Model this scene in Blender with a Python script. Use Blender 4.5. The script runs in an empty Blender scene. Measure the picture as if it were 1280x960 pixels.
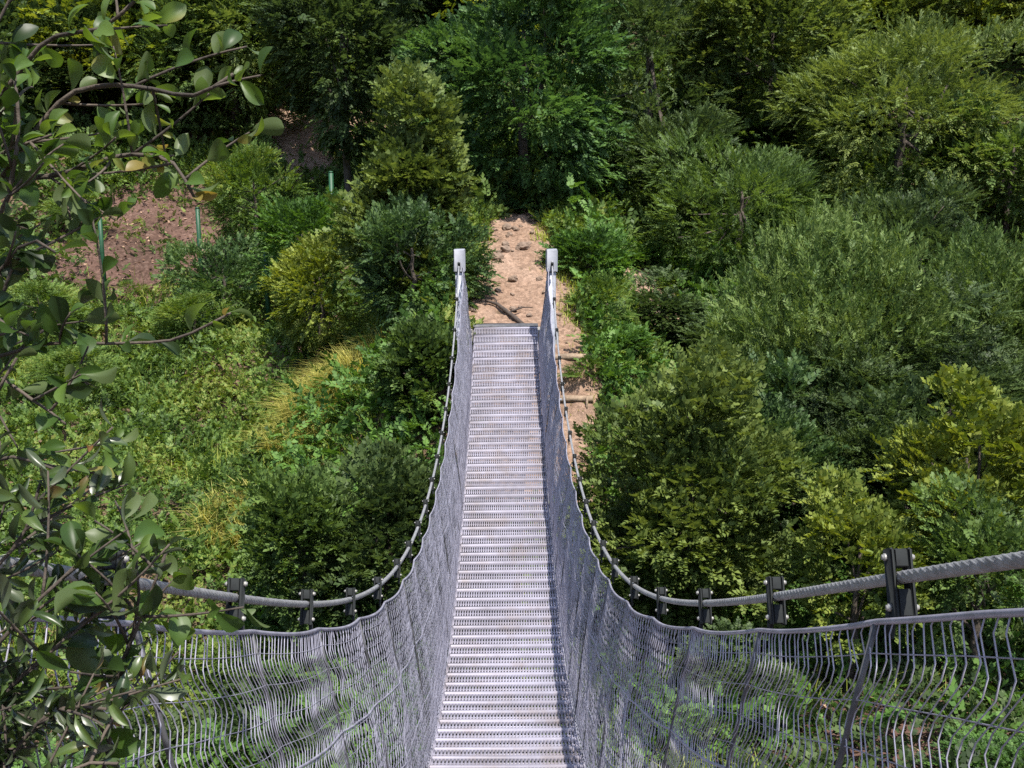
import bpy, math, random
import numpy as np
R = np.random.RandomState
sc = bpy.context.scene
COL = sc.collection
PI = math.pi

# ------------------------------------------------------------------ camera (eye at the world origin, looking along +Y, down into the ravine)
F_PX = 1300.0                      # focal length for a 1280 px wide frame
PITCH = math.atan(300.0 / F_PX)
YAW = 8.0 / F_PX
cp, sp = math.cos(PITCH), math.sin(PITCH)


def at(px, py, d):
    """World point seen at photo pixel (px, py) at depth d metres along the view axis."""
    u = (px - 632.0) / F_PX
    v = (480.0 - py) / F_PX
    return np.array([u * d, d * (cp + v * sp), d * (-sp + v * cp)])


# ------------------------------------------------------------------ mesh helpers
def mesh_np(name, V, faces, mats, smooth=False, matidx=None):
    """faces: list of integer arrays, each (m, k)"""
    me = bpy.data.meshes.new(name)
    V = np.asarray(V, dtype=np.float32)
    me.vertices.add(len(V))
    me.vertices.foreach_set('co', V.ravel())
    faces = [np.asarray(f, dtype=np.int32) for f in faces if len(f)]
    nl = sum(f.size for f in faces)
    npoly = sum(len(f) for f in faces)
    me.loops.add(nl)
    me.loops.foreach_set('vertex_index', np.concatenate([f.ravel() for f in faces]))
    me.polygons.add(npoly)
    sizes = np.concatenate([np.full(len(f), f.shape[1], dtype=np.int32) for f in faces])
    starts = np.concatenate([[0], np.cumsum(sizes)[:-1]]).astype(np.int32)
    me.polygons.foreach_set('loop_start', starts)
    if matidx is not None:
        me.polygons.foreach_set('material_index', np.asarray(matidx, dtype=np.int32))
    if smooth:
        me.polygons.foreach_set('use_smooth', np.ones(npoly, dtype=bool))
    for m in (mats if isinstance(mats, (list, tuple)) else [mats]):
        me.materials.append(m)
    me.update(calc_edges=True)
    me.validate()
    return me


class MB:
    """collects tubes, boxes and loose faces; build() links them as ONE mesh object"""
    def __init__(self):
        self.V, self.Q, self.T, self.n = [], [], [], 0

    def add(self, V, Q=None, T=None):
        V = np.asarray(V, dtype=float).reshape(-1, 3)
        self.V.append(V)
        if Q is not None and len(Q):
            self.Q.append(np.asarray(Q, dtype=int) + self.n)
        if T is not None and len(T):
            self.T.append(np.asarray(T, dtype=int) + self.n)
        self.n += len(V)

    def tube(self, P, rad, sides=6, cap=True):
        P = np.asarray(P, dtype=float)
        n = len(P)
        rad = np.broadcast_to(np.asarray(rad, dtype=float), (n,))
        T = np.gradient(P, axis=0)
        T /= np.linalg.norm(T, axis=1, keepdims=True) + 1e-12
        ref = np.array([0.0, 0.0, 1.0]) if abs(T[:, 2]).mean() < 0.8 else np.array([1.0, 0.0, 0.0])
        A = np.cross(T, ref)
        A /= np.linalg.norm(A, axis=1, keepdims=True) + 1e-12
        B = np.cross(A, T)
        a = np.arange(sides) * 2 * PI / sides
        ring = P[:, None, :] + rad[:, None, None] * (np.cos(a)[None, :, None] * A[:, None, :] + np.sin(a)[None, :, None] * B[:, None, :])
        i = np.arange(n - 1)[:, None] * sides
        j = np.arange(sides)[None, :]
        k = (j + 1) % sides
        Q = np.stack([i + j, i + k, i + sides + k, i + sides + j], axis=-1).reshape(-1, 4)
        V = ring.reshape(-1, 3)
        T_ = []
        if cap:
            V = np.concatenate([V, P[:1], P[-1:]])
            c0, c1 = n * sides, n * sides + 1
            for jj in range(sides):
                kk = (jj + 1) % sides
                T_.append((c0, kk, jj))
                T_.append((c1, (n - 1) * sides + jj, (n - 1) * sides + kk))
        self.add(V, Q, T_)

    def box(self, c, s, M=None, bev=0.0):
        """box centre c, full size s, 3x3 matrix M; bev chamfers the four edges along the first axis and the ends"""
        x, y, z = [q / 2.0 for q in s]
        if bev <= 0:
            V = np.array([[i * x, j * y, k * z] for i in (-1, 1) for j in (-1, 1) for k in (-1, 1)])
            Q = [(0, 1, 3, 2), (4, 6, 7, 5), (0, 4, 5, 1), (2, 3, 7, 6), (0, 2, 6, 4), (1, 5, 7, 3)]
            T = None
        else:
            b = bev
            V, ix = [], {}
            for i in (-1, 1):
                for j in (-1, 1):
                    for k in (-1, 1):
                        for ax in range(3):
                            p = [i * (x - b), j * (y - b), k * (z - b)]
                            p[ax] = (i, j, k)[ax] * (x, y, z)[ax]
                            ix[(i, j, k, ax)] = len(V)
                            V.append(p)
            V = np.array(V)
            Q, T = [], []
            for ax in range(3):
                o1, o2 = [q for q in range(3) if q != ax]
                for s_ in (-1, 1):
                    f = []
                    for (p, q) in ((-1, -1), (1, -1), (1, 1), (-1, 1)):
                        key = [0, 0, 0]; key[ax] = s_; key[o1] = p; key[o2] = q
                        f.append(ix[(key[0], key[1], key[2], ax)])
                    Q.append(f)
                for p in (-1, 1):
                    for q in (-1, 1):
                        f = []
                        for (s_, axx) in ((-1, o1), (1, o1), (1, o2), (-1, o2)):
                            key = [0, 0, 0]; key[ax] = s_; key[o1] = p; key[o2] = q
                            f.append(ix[(key[0], key[1], key[2], axx)])
                        Q.append(f)
            for i in (-1, 1):
                for j in (-1, 1):
                    for k in (-1, 1):
                        T.append([ix[(i, j, k, 0)], ix[(i, j, k, 1)], ix[(i, j, k, 2)]])
        if M is not None:
            V = V @ np.asarray(M).T
        self.add(V + np.asarray(c, dtype=float), Q, T)

    def build(self, name, mat, parent=None, smooth=False, loc=None):
        V = np.concatenate(self.V)
        if loc is not None:
            V = V - np.asarray(loc)
        f = []
        if self.Q: f.append(np.concatenate(self.Q))
        if self.T: f.append(np.concatenate(self.T))
        return link(name, mesh_np(name, V, f, mat, smooth), parent, loc)


def link(name, me, parent=None, loc=None):
    o = bpy.data.objects.new(name, me)
    COL.objects.link(o)
    if parent is not None:
        o.parent = parent
    if loc is not None:
        o.location = tuple(float(q) for q in loc)
    return o


def tag(o, label=None, cat=None, group=None, kind=None):
    if label: o['label'] = label
    if cat: o['category'] = cat
    if group: o['group'] = group
    if kind: o['kind'] = kind
    return o


def thing(name, label, cat, loc=(0, 0, 0), group=None, rz=0.0):
    o = link(name, None, None, loc)
    o.empty_display_size = 0.3
    o.rotation_euler = (0, 0, rz)
    return tag(o, label, cat, group)


def dup(root, loc, rz=0.0, scale=1.0, label=None):
    r = root.copy(); COL.objects.link(r)
    r.location = tuple(float(q) for q in loc)
    r.rotation_euler = (0, 0, rz)
    r.scale = (scale, scale, scale) if np.isscalar(scale) else scale
    if label: r['label'] = label
    for ch in list(root.children):
        c = ch.copy(); COL.objects.link(c); c.parent = r
    return r


def interp_smooth(x, xs, ys):
    """monotone-ish cubic (Catmull-Rom) interpolation"""
    x = np.asarray(x, dtype=float)
    xs = np.asarray(xs, dtype=float); ys = np.asarray(ys, dtype=float)
    m = np.gradient(ys, xs)
    xc = np.clip(x, xs[0], xs[-1])
    i = np.clip(np.searchsorted(xs, xc) - 1, 0, len(xs) - 2)
    h = xs[i + 1] - xs[i]
    t = (xc - xs[i]) / h
    return ((2*t**3 - 3*t**2 + 1) * ys[i] + (t**3 - 2*t**2 + t) * h * m[i] + (-2*t**3 + 3*t**2) * ys[i+1] + (t**3 - t**2) * h * m[i+1])


def vnoise(x, y, seed=0):
    """smooth value noise in -1..1"""
    x = np.asarray(x, dtype=float); y = np.asarray(y, dtype=float)
    xi = np.floor(x).astype(np.int64); yi = np.floor(y).astype(np.int64)
    fx = x - xi; fy = y - yi
    fx = fx*fx*(3-2*fx); fy = fy*fy*(3-2*fy)
    def h(a, b):
        n = (a * 374761393 + b * 668265263 + seed * 1442695041) & 0x7fffffff
        n = ((n ^ (n >> 13)) * 1274126177) & 0x7fffffff
        return ((n ^ (n >> 16)) & 0xffff) / 32767.5 - 1.0
    return (h(xi, yi)*(1-fx)*(1-fy) + h(xi+1, yi)*fx*(1-fy) + h(xi, yi+1)*(1-fx)*fy + h(xi+1, yi+1)*fx*fy)


# ------------------------------------------------------------------ materials
def mat_new(name):
    m = bpy.data.materials.new(name)
    m.use_nodes = True
    nt = m.node_tree
    nt.nodes.clear()
    return m, nt, nt.nodes, nt.links


def node(N, t, **kw):
    n = N.new(t)
    for k, v in kw.items():
        if k in n.inputs.keys():
            n.inputs[k].default_value = v
        else:
            setattr(n, k, v)
    return n


def ramp(N, stops):
    r = N.new('ShaderNodeValToRGB')
    e = r.color_ramp.elements
    while len(e) < len(stops): e.new(0.5)
    for el, (p, c) in zip(e, stops):
        el.position = p
        el.color = (c[0], c[1], c[2], 1)
    return r


def leaf_mat(name, dark, mid, light, transl=0.30, rough=0.58, accent=None, noise_scale=0.9, spec=0.3, under=None):
    """leaf colour varies leaf by leaf and bough by bough; light passes through the blade"""
    m, nt, N, L = mat_new(name)
    geo = node(N, 'ShaderNodeNewGeometry')
    tc = node(N, 'ShaderNodeTexCoord')
    oi = node(N, 'ShaderNodeObjectInfo')
    nz = node(N, 'ShaderNodeTexNoise', Scale=noise_scale, Detail=2.0)
    L.new(tc.outputs['Object'], nz.inputs['Vector'])
    a = node(N, 'ShaderNodeMath', operation='MULTIPLY'); a.inputs[1].default_value = 0.62
    L.new(geo.outputs['Random Per Island'], a.inputs[0])
    b = node(N, 'ShaderNodeMath', operation='MULTIPLY_ADD'); b.inputs[1].default_value = 1.9; b.inputs[2].default_value = -0.74
    L.new(nz.outputs['Fac'], b.inputs[0])
    c = node(N, 'ShaderNodeMath', operation='ADD')
    L.new(a.outputs[0], c.inputs[0]); L.new(b.outputs[0], c.inputs[1])
    c2 = node(N, 'ShaderNodeMath', operation='MULTIPLY_ADD'); c2.inputs[1].default_value = 0.16; 
    L.new(oi.outputs['Random'], c2.inputs[0]); L.new(c.outputs[0], c2.inputs[2])
    stops = [(0.12, dark), (0.48, mid), (0.88, light)]
    if accent: stops.append((1.0, accent))
    r = ramp(N, stops)
    L.new(c2.outputs[0], r.inputs['Fac'])
    p = node(N, 'ShaderNodeBsdfPrincipled', Roughness=rough)
    p.inputs['Specular IOR Level'].default_value = spec
    if under:
        um = node(N, 'ShaderNodeMixRGB'); um.inputs[2].default_value = (under[0], under[1], under[2], 1)
        L.new(geo.outputs['Backfacing'], um.inputs[0]); L.new(r.outputs['Color'], um.inputs[1]); L.new(um.outputs[0], p.inputs['Base Color'])
    else:
        L.new(r.outputs['Color'], p.inputs['Base Color'])
    tr = node(N, 'ShaderNodeBsdfTranslucent')
    hs = node(N, 'ShaderNodeHueSaturation', Saturation=1.15, Value=1.5)
    hs.inputs['Hue'].default_value = 0.485
    L.new(r.outputs['Color'], hs.inputs['Color']); L.new(hs.outputs['Color'], tr.inputs['Color'])
    mx = node(N, 'ShaderNodeMixShader'); mx.inputs[0].default_value = transl
    L.new(p.outputs[0], mx.inputs[1]); L.new(tr.outputs[0], mx.inputs[2])
    out = node(N, 'ShaderNodeOutputMaterial')
    L.new(mx.outputs[0], out.inputs['Surface'])
    return m


def simple_mat(name, col, rough=0.6, metal=0.0, var=0.25, scale=8.0, bump=0.0, col2=None, detail=5.0, bscale=None):
    m, nt, N, L = mat_new(name)
    tc = node(N, 'ShaderNodeTexCoord')
    nz = node(N, 'ShaderNodeTexNoise', Scale=scale, Detail=detail, Roughness=0.65)
    L.new(tc.outputs['Object'], nz.inputs['Vector'])
    c2 = col2 or tuple(q * (1 - var) for q in col)
    r = ramp(N, [(0.32, c2), (0.66, col)])
    L.new(nz.outputs['Fac'], r.inputs['Fac'])
    p = node(N, 'ShaderNodeBsdfPrincipled', Roughness=rough, Metallic=metal)
    L.new(r.outputs['Color'], p.inputs['Base Color'])
    if bump > 0:
        nb = node(N, 'ShaderNodeTexNoise', Scale=bscale or scale * 3, Detail=6.0)
        L.new(tc.outputs['Object'], nb.inputs['Vector'])
        bp = node(N, 'ShaderNodeBump', Strength=bump, Distance=0.02)
        L.new(nb.outputs['Fac'], bp.inputs['Height'])
        L.new(bp.outputs['Normal'], p.inputs['Normal'])
    out = node(N, 'ShaderNodeOutputMaterial')
    L.new(p.outputs[0], out.inputs['Surface'])
    return m


def terrain_mat(name, cols, veg=None, scale=1.0):
    """soil, leaf litter and small stones"""
    m, nt, N, L = mat_new(name)
    tc = node(N, 'ShaderNodeTexCoord')
    n1 = node(N, 'ShaderNodeTexNoise', Scale=0.35 * scale, Detail=4.0, Roughness=0.6)
    n2 = node(N, 'ShaderNodeTexNoise', Scale=7.0 * scale, Detail=8.0, Roughness=0.7)
    vo = node(N, 'ShaderNodeTexVoronoi', Scale=14.0 * scale)
    for q in (n1, n2, vo): L.new(tc.outputs['Object'], q.inputs['Vector'])
    r1 = ramp(N, [(0.38, cols[0]), (0.5, cols[1]), (0.64, cols[2])])
    L.new(n1.outputs['Fac'], r1.inputs['Fac'])
    r2 = ramp(N, [(0.3, cols[3]), (0.52, cols[4]), (0.75, cols[5])])
    L.new(n2.outputs['Fac'], r2.inputs['Fac'])
    mx = node(N, 'ShaderNodeMixRGB'); mx.blend_type = 'MIX'; mx.inputs[0].default_value = 0.5
    L.new(r1.outputs['Color'], mx.inputs[1]); L.new(r2.outputs['Color'], mx.inputs[2])
    hs = node(N, 'ShaderNodeMixRGB'); hs.blend_type = 'OVERLAY'; hs.inputs[0].default_value = 0.25
    L.new(mx.outputs[0], hs.inputs[1]); L.new(vo.outputs['Color'], hs.inputs[2])
    sat = node(N, 'ShaderNodeMixRGB'); sat.blend_type = 'COLOR'; sat.inputs[0].default_value = 1.0
    L.new(hs.outputs[0], sat.inputs[1]); L.new(mx.outputs[0], sat.inputs[2])
    p = node(N, 'ShaderNodeBsdfPrincipled', Roughness=0.95)
    p.inputs['Specular IOR Level'].default_value = 0.15
    L.new(sat.outputs[0], p.inputs['Base Color'])
    bp = node(N, 'ShaderNodeBump', Strength=0.9, Distance=0.06)
    L.new(n2.outputs['Fac'], bp.inputs['Height'])
    L.new(bp.outputs['Normal'], p.inputs['Normal'])
    out = node(N, 'ShaderNodeOutputMaterial')
    L.new(p.outputs[0], out.inputs['Surface'])
    return m


M = {}
M['galv'] = simple_mat('galvanised_steel', (0.42, 0.43, 0.47), rough=0.45, metal=0.35, col2=(0.30, 0.31, 0.35), scale=14, bump=0.05)
M['grating'] = simple_mat('galvanised_grating', (0.285, 0.272, 0.33), rough=0.55, metal=0.1, col2=(0.19, 0.178, 0.21), scale=1.7, bump=0.05)
m_, N_, L_ = M['grating'], M['grating'].node_tree.nodes, M['grating'].node_tree.links
g_ = N_.new('ShaderNodeNewGeometry')                   # weathering runs on from one grating to the next
for n_ in [q for q in N_ if q.type == 'TEX_NOISE']:
    L_.new(g_.outputs['Position'], n_.inputs['Vector'])
p_ = [q for q in N_ if q.type == 'BSDF_PRINCIPLED'][0]
base_ = p_.inputs['Base Color'].links[0].from_socket
st = N_.new('ShaderNodeTexNoise'); st.inputs['Scale'].default_value = 2.3; st.inputs['Detail'].default_value = 7; st.inputs['Roughness'].default_value = 0.7
mp = N_.new('ShaderNodeMapping'); mp.inputs['Location'].default_value = (3.1, 7.7, 1.3); mp.inputs['Scale'].default_value = (1.6, 0.8, 1.0)
L_.new(g_.outputs['Position'], mp.inputs['Vector']); L_.new(mp.outputs[0], st.inputs['Vector'])
rm = ramp(N_, [(0.50, (0, 0, 0)), (0.68, (0.4, 0.4, 0.4))])
L_.new(st.outputs['Fac'], rm.inputs['Fac'])
mxs = N_.new('ShaderNodeMixRGB'); mxs.inputs[2].default_value = (0.185, 0.135, 0.095, 1)
L_.new(rm.outputs[0], mxs.inputs[0]); L_.new(base_, mxs.inputs[1]); L_.new(mxs.outputs[0], p_.inputs['Base Color'])
M['wire'] = simple_mat('galvanised_wire', (0.41, 0.40, 0.475), rough=0.45, metal=0.3, col2=(0.21, 0.205, 0.25), scale=10)
M['cable'] = simple_mat('steel_cable', (0.34, 0.34, 0.345), rough=0.5, metal=0.3, col2=(0.20, 0.20, 0.205), scale=30, bump=0.2)
M['rod'] = simple_mat('dull_rod_steel', (0.12, 0.12, 0.125), rough=0.6, metal=0.3, col2=(0.05, 0.05, 0.055), scale=16)
M['dark_steel'] = simple_mat('dark_clamp_steel', (0.010, 0.013, 0.012), rough=0.85, metal=0.1, col2=(0.008, 0.010, 0.011), scale=20, bump=0.1)
M['bolt'] = simple_mat('zinc_bolt', (0.40, 0.39, 0.36), rough=0.5, metal=0.4, scale=40)
M['cap'] = simple_mat('white_cap', (0.24, 0.25, 0.285), rough=0.6, metal=0.0, var=0.2, scale=9, bump=0.05)
M['bark'] = simple_mat('bark', (0.10, 0.078, 0.06), rough=0.9, col2=(0.035, 0.028, 0.022), scale=9, bump=0.7)
M['bark_pale'] = simple_mat('pale_bark', (0.20, 0.17, 0.14), rough=0.85, col2=(0.08, 0.065, 0.055), scale=14, bump=0.5)
M['stake'] = simple_mat('green_stake_paint', (0.012, 0.075, 0.03), rough=0.55, var=0.4, scale=6, bump=0.1)
M['rock'] = simple_mat('sandy_rock', (0.26, 0.185, 0.135), rough=0.9, col2=(0.10, 0.07, 0.05), scale=6, bump=0.6)
M['timber'] = simple_mat('weathered_timber', (0.30, 0.22, 0.15), rough=0.9, col2=(0.12, 0.085, 0.06), scale=9, bump=0.5)
M['deadwood'] = simple_mat('dead_wood', (0.085, 0.062, 0.048), rough=0.9, col2=(0.03, 0.022, 0.018), scale=12, bump=0.5)
M['soil'] = terrain_mat('hill_soil', [(0.055, 0.052, 0.022), (0.105, 0.075, 0.045), (0.20, 0.12, 0.085),
                                      (0.04, 0.034, 0.02), (0.15, 0.10, 0.07), (0.33, 0.22, 0.16)])
M['path'] = terrain_mat('sandy_path', [(0.24, 0.155, 0.105), (0.32, 0.215, 0.155), (0.37, 0.265, 0.20),
                                       (0.075, 0.045, 0.03), (0.26, 0.17, 0.12), (0.38, 0.285, 0.215)], scale=1.6)
M['redsoil'] = terrain_mat('red_brown_litter', [(0.06, 0.036, 0.026), (0.115, 0.067, 0.052), (0.17, 0.105, 0.085),
                                                (0.03, 0.018, 0.014), (0.11, 0.066, 0.05), (0.26, 0.18, 0.145)], scale=1.3)

# foliage palettes
M['lf_mid'] = leaf_mat('leaf_mid_green', (0.036, 0.062, 0.017), (0.072, 0.124, 0.03), (0.13, 0.2, 0.046))
M['lf_bright'] = leaf_mat('leaf_bright_green', (0.032, 0.068, 0.015), (0.062, 0.135, 0.026), (0.115, 0.215, 0.042))
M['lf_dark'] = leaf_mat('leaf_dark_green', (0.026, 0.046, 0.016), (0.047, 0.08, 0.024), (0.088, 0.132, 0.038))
M['lf_olive'] = leaf_mat('leaf_olive', (0.046, 0.074, 0.019), (0.096, 0.142, 0.034), (0.165, 0.215, 0.052))
M['lf_gold'] = leaf_mat('leaf_yellow_green', (0.065, 0.098, 0.017), (0.13, 0.18, 0.03), (0.23, 0.27, 0.05))
M['lf_blue'] = leaf_mat('leaf_blue_green', (0.026, 0.052, 0.016), (0.052, 0.102, 0.03), (0.105, 0.17, 0.048))
M['lf_cover'] = leaf_mat('leaf_ground_cover', (0.036, 0.068, 0.016), (0.084, 0.150, 0.029), (0.155, 0.225, 0.042), accent=(0.20, 0.235, 0.05), noise_scale=0.8)
M['lf_grass'] = leaf_mat('grass_blade', (0.11, 0.17, 0.026), (0.2, 0.27, 0.04), (0.34, 0.37, 0.07), noise_scale=0.7, transl=0.35)
M['lf_straw'] = leaf_mat('straw_grass', (0.2, 0.215, 0.045), (0.36, 0.35, 0.08), (0.52, 0.47, 0.14), noise_scale=2.0, transl=0.35)
M['lf_near'] = leaf_mat('oak_leaf', (0.022, 0.045, 0.01), (0.052, 0.105, 0.018), (0.12, 0.19, 0.034), accent=(0.20, 0.16, 0.04), transl=0.42, rough=0.46, spec=0.45, noise_scale=4.0, under=(0.10, 0.14, 0.05))
M['lf_slim'] = leaf_mat('shade_toned_slim_leaf', (0.012, 0.024, 0.007), (0.026, 0.050, 0.011), (0.06, 0.095, 0.02), accent=(0.14, 0.07, 0.025), transl=0.18, rough=0.36, spec=0.6, noise_scale=4.0, under=(0.06, 0.08, 0.04))  # leaf colours darkened to paint in the shade of the lower left corner
M['lf_shoot'] = leaf_mat('leaf_pale_tips', (0.038, 0.066, 0.017), (0.08, 0.138, 0.033), (0.16, 0.225, 0.06))
M['lf_cool'] = leaf_mat('leaf_cool_green', (0.026, 0.058, 0.018), (0.048, 0.106, 0.030), (0.095, 0.18, 0.046))
M['litter'] = leaf_mat('dry_leaf', (0.09, 0.05, 0.03), (0.22, 0.13, 0.085), (0.42, 0.28, 0.19), transl=0.1, rough=0.8, spec=0.2, noise_scale=1.0)

# ------------------------------------------------------------------ terrain
PL = np.array([(-60, 22), (-25, 8), (-10, 0.6), (-3, -1.2), (0, -1.9), (3, -3.5), (6, -5.5), (9, -6.7), (11.5, -6.75), (14, -6.1), (17, -5.5), (20, -4.9),
               (24, -4.0), (28, -2.6), (33, 0.0), (40, 4.6), (50, 11.5), (70, 24), (170, 80)], dtype=float)
PR = np.array([(-60, 22), (-25, 8), (-10, 0.6), (-3, -1.2), (0, -1.9), (3, -3.2), (6, -4.5), (9, -5.7), (12, -6.2), (15, -5.4), (18, -4.2), (21, -3.1),
               (25, -1.6), (30, 1.0), (36, 4.8), (43, 9.0), (52, 15), (70, 26), (170, 82)], dtype=float)
PC = np.array([(10, -6.6), (12.5, -6.5), (14.2, -5.6), (15.4, -4.3), (16.2, -3.2), (16.8, -2.95), (18, -2.55), (20, -1.95), (22, -1.55), (25, -0.9), (30, 0.9), (36, 4.6)], dtype=float)


def terrain(x, y):
    x = np.asarray(x, dtype=float); y = np.asarray(y, dtype=float)
    zl = interp_smooth(y, PL[:, 0], PL[:, 1]); zr = interp_smooth(y, PR[:, 0], PR[:, 1])
    w = 1 / (1 + np.exp(-(x - 0.3) / 1.3))
    z = zl * (1 - w) + zr * w
    zc = interp_smooth(y, PC[:, 0], PC[:, 1])
    k = np.clip((y - 10.5) / 4.0, 0, 1) * np.clip((34 - y) / 8.0, 0, 1)
    k = k * k * (3 - 2 * k)
    dx = np.abs(x - 0.15)
    g = np.exp(-np.clip(dx - 0.9, 0, None) ** 2 / (2 * 1.15 ** 2)) * k
    z = z * (1 - g) + zc * g
    # the ravine is a valley across the view: its sides rise to left and right a little
    z = z + 0.012 * np.clip(np.abs(x) - 9, 0, 60) ** 1.5
    off = np.clip(dx / 3.0, 0.12, 1.0)
    z = z + off * (0.38 * vnoise(x / 2.7, y / 2.7, 3) + 0.16 * vnoise(x / 0.9, y / 0.9, 5)) + 0.04 * vnoise(x / 0.3, y / 0.3, 7)
    return z


def axis(lo, hi, a, b, step, far):
    mid = np.arange(a, b, step)
    left = a - np.cumsum(step * far ** np.arange(1, 200)); left = left[left > lo][::-1]
    right = b + np.cumsum(step * far ** np.arange(0, 200)); right = right[right < hi]
    return np.concatenate([[lo], left, mid, right, [hi]])


xs = axis(-150, 150, -14, 14, 0.2, 1.09)
ys = axis(-58, 165, -2, 36, 0.2, 1.09)
gx, gy = np.meshgrid(xs, ys)
gz = terrain(gx, gy)
nx, ny = len(xs), len(ys)
ii = (np.arange(ny - 1)[:, None] * nx + np.arange(nx - 1)[None, :]).ravel()
Q = np.stack([ii, ii + 1, ii + nx + 1, ii + nx], axis=-1)
ground = link('terrain', mesh_np('terrain', np.stack([gx, gy, gz], -1).reshape(-1, 3), [Q], M['soil'], True))
tag(ground, 'brown soil slopes of the wooded ravine', 'terrain', kind='structure')


def patch(name, pts_fn, nu, nv, mat, label, lift=0.03):
    """a sheet of ground laid over the terrain with ragged edges"""
    u, v = np.meshgrid(np.linspace(-1, 1, nu), np.linspace(0, 1, nv))
    x, y = pts_fn(u, v)
    edge = np.clip(1.0 - np.maximum(np.abs(u), np.abs(2 * v - 1)), 0, 1)
    z = terrain(x, y) + np.where(edge <= 0.0, -0.10, lift) + 0.025 * vnoise(x / 0.17, y / 0.17, 11) + 0.02 * vnoise(x / 0.07, y / 0.07, 12)
    i = (np.arange(nv - 1)[:, None] * nu + np.arange(nu - 1)[None, :]).ravel()
    q = np.stack([i, i + 1, i + nu + 1, i + nu], -1)
    o = link(name, mesh_np(name, np.stack([x, y, z], -1).reshape(-1, 3), [q], mat, True))
    tag(o, label, 'ground', kind='structure')
    return o


def path_pts(u, v):
    y = 14.5 + v * 9.5
    cx = 0.26 - 0.24 * v + 0.35 * np.clip(0.3 - v, 0, 1)
    half = interp_smooth(v, [0, 0.12, 0.3, 0.6, 1.0], [0.9, 1.12, 0.95, 0.72, 0.3]) + 0.2 * vnoise(y / 0.6, np.sign(u) * 3, 21) + 0.07 * vnoise(y / 0.2, np.sign(u) * 3, 22)
    return cx + u * half, y


patch('footpath', path_pts, 60, 200, M['path'], 'sandy eroded path climbing from the far end of the bridge')


def blob_pts(cx, cy, rx, ry, seed):
    def f(u, v):
        w = 2 * v - 1
        X = u * np.sqrt(np.clip(1 - w * w / 2, 0, 1)); Y = w * np.sqrt(np.clip(1 - u * u / 2, 0, 1))
        a = np.arctan2(Y, X)
        rr = 1 + 0.22 * vnoise(np.cos(a) * 2 + 9, np.sin(a) * 2 + 9, seed) + 0.12 * vnoise(np.cos(a) * 6 + 9, np.sin(a) * 6 + 9, seed + 1)
        return cx + X * rx * rr, cy + Y * ry * rr
    return f


p = at(195, 270, 30)
patch('bare_slope', blob_pts(p[0] + 0.4, 28.0, 3.4, 3.7, 31), 50, 50, M['redsoil'], 'bare red brown slope strewn with dry leaves under the trees', 0.05)
patch('bare_slope', blob_pts(-6.0, 33.0, 1.5, 2.4, 41), 40, 40, M['path'], 'pale sandy bank at the top of the green slope', 0.05)
patch('bare_slope', blob_pts(3.0, 20.9, 1.0, 1.7, 51), 40, 40, M['path'], 'small sandy scar beside the bushes right of the path', 0.05)
patch('bare_slope', blob_pts(4.3, 9.6, 2.9, 1.7, 61), 50, 40, M['redsoil'], 'reddish leaf strewn earth below the near netting', 0.04)
patch('bare_slope', blob_pts(-4.6, 23.5, 1.3, 1.1, 71), 40, 40, M['redsoil'], 'small brown patch of bare earth among the weeds', 0.04)

# ------------------------------------------------------------------ bridge
# deck and handrail drop below the eye along the bridge: photo pixel rows read off at known depths
deck_d = [-0.6, 0.8, 1.8, 3.0, 5.0, 6.2]
deck_z = [-1.62, -1.72, -2.12, -2.68, -3.5, -3.93]
far = [(958, 7.2), (881, 8.15), (766, 9.9), (690, 11.4), (587, 13.2), (509, 14.8), (452, 15.9), (409, 16.6)]
for (py, d) in far:
    q = at(632, py, d)
    deck_d.append(q[1]); deck_z.append(q[2])
deck_d = np.array(deck_d); deck_z = np.array(deck_z)
rail_pix = [(1280, 690), (1115, 726), (955, 760), (868, 757), (815, 738), (770, 706), (745, 670), (728, 620), (715, 560), (706, 500), (698, 440), (693, 380), (690, 325)]
WR = 0.70
rl = []
for (px, py) in rail_pix:
    q = at(px, py, WR * F_PX / (px - 632.0))
    rl.append((q[1], q[2]))
rl = np.array(rl)
print('RAIL', np.round(rl, 2).tolist())
print('DECK', np.round(np.stack([deck_d, deck_z], 1), 2).tolist())
# smooth through a cubic/quintic fit so that the cable hangs as one curve
rx_all = np.concatenate([[-0.55], rl[:, 0]]); rz_all = np.concatenate([[0.25], rl[:, 1]])
cr = np.polyfit(rx_all, rz_all, 5)
cd = np.polyfit(deck_d, deck_z, 6)
Y0, Y1 = -0.5, 15.75
def rail_z(y): return np.polyval(cr, y)
def deck_zf(y): return np.polyval(cd, y)
YD1 = float(deck_d[-1])
print('rail resid', np.round(np.polyval(cr, rl[:, 0]) - rl[:, 1], 2), 'deck resid', np.round(np.polyval(cd, deck_d) - deck_z, 2), 'rail end', rl[-1])
YP = float(rl[-1, 0])              # far posts

bridge = thing('suspension_footbridge', 'narrow steel suspension footbridge with grating deck and wire mesh sides across the ravine', 'footbridge', (0, 0, 0))

# deck: two bearer cables, each grating a piece of its own
mb = MB()
yy = np.linspace(-0.6, YD1, 120)
for s in (-1, 1):
    mb.tube(np.stack([np.full_like(yy, s * 0.475), yy, deck_zf(yy) - 0.052], 1), 0.018, 8)
deck = mb.build('deck', M['cable'], bridge, True)

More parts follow.
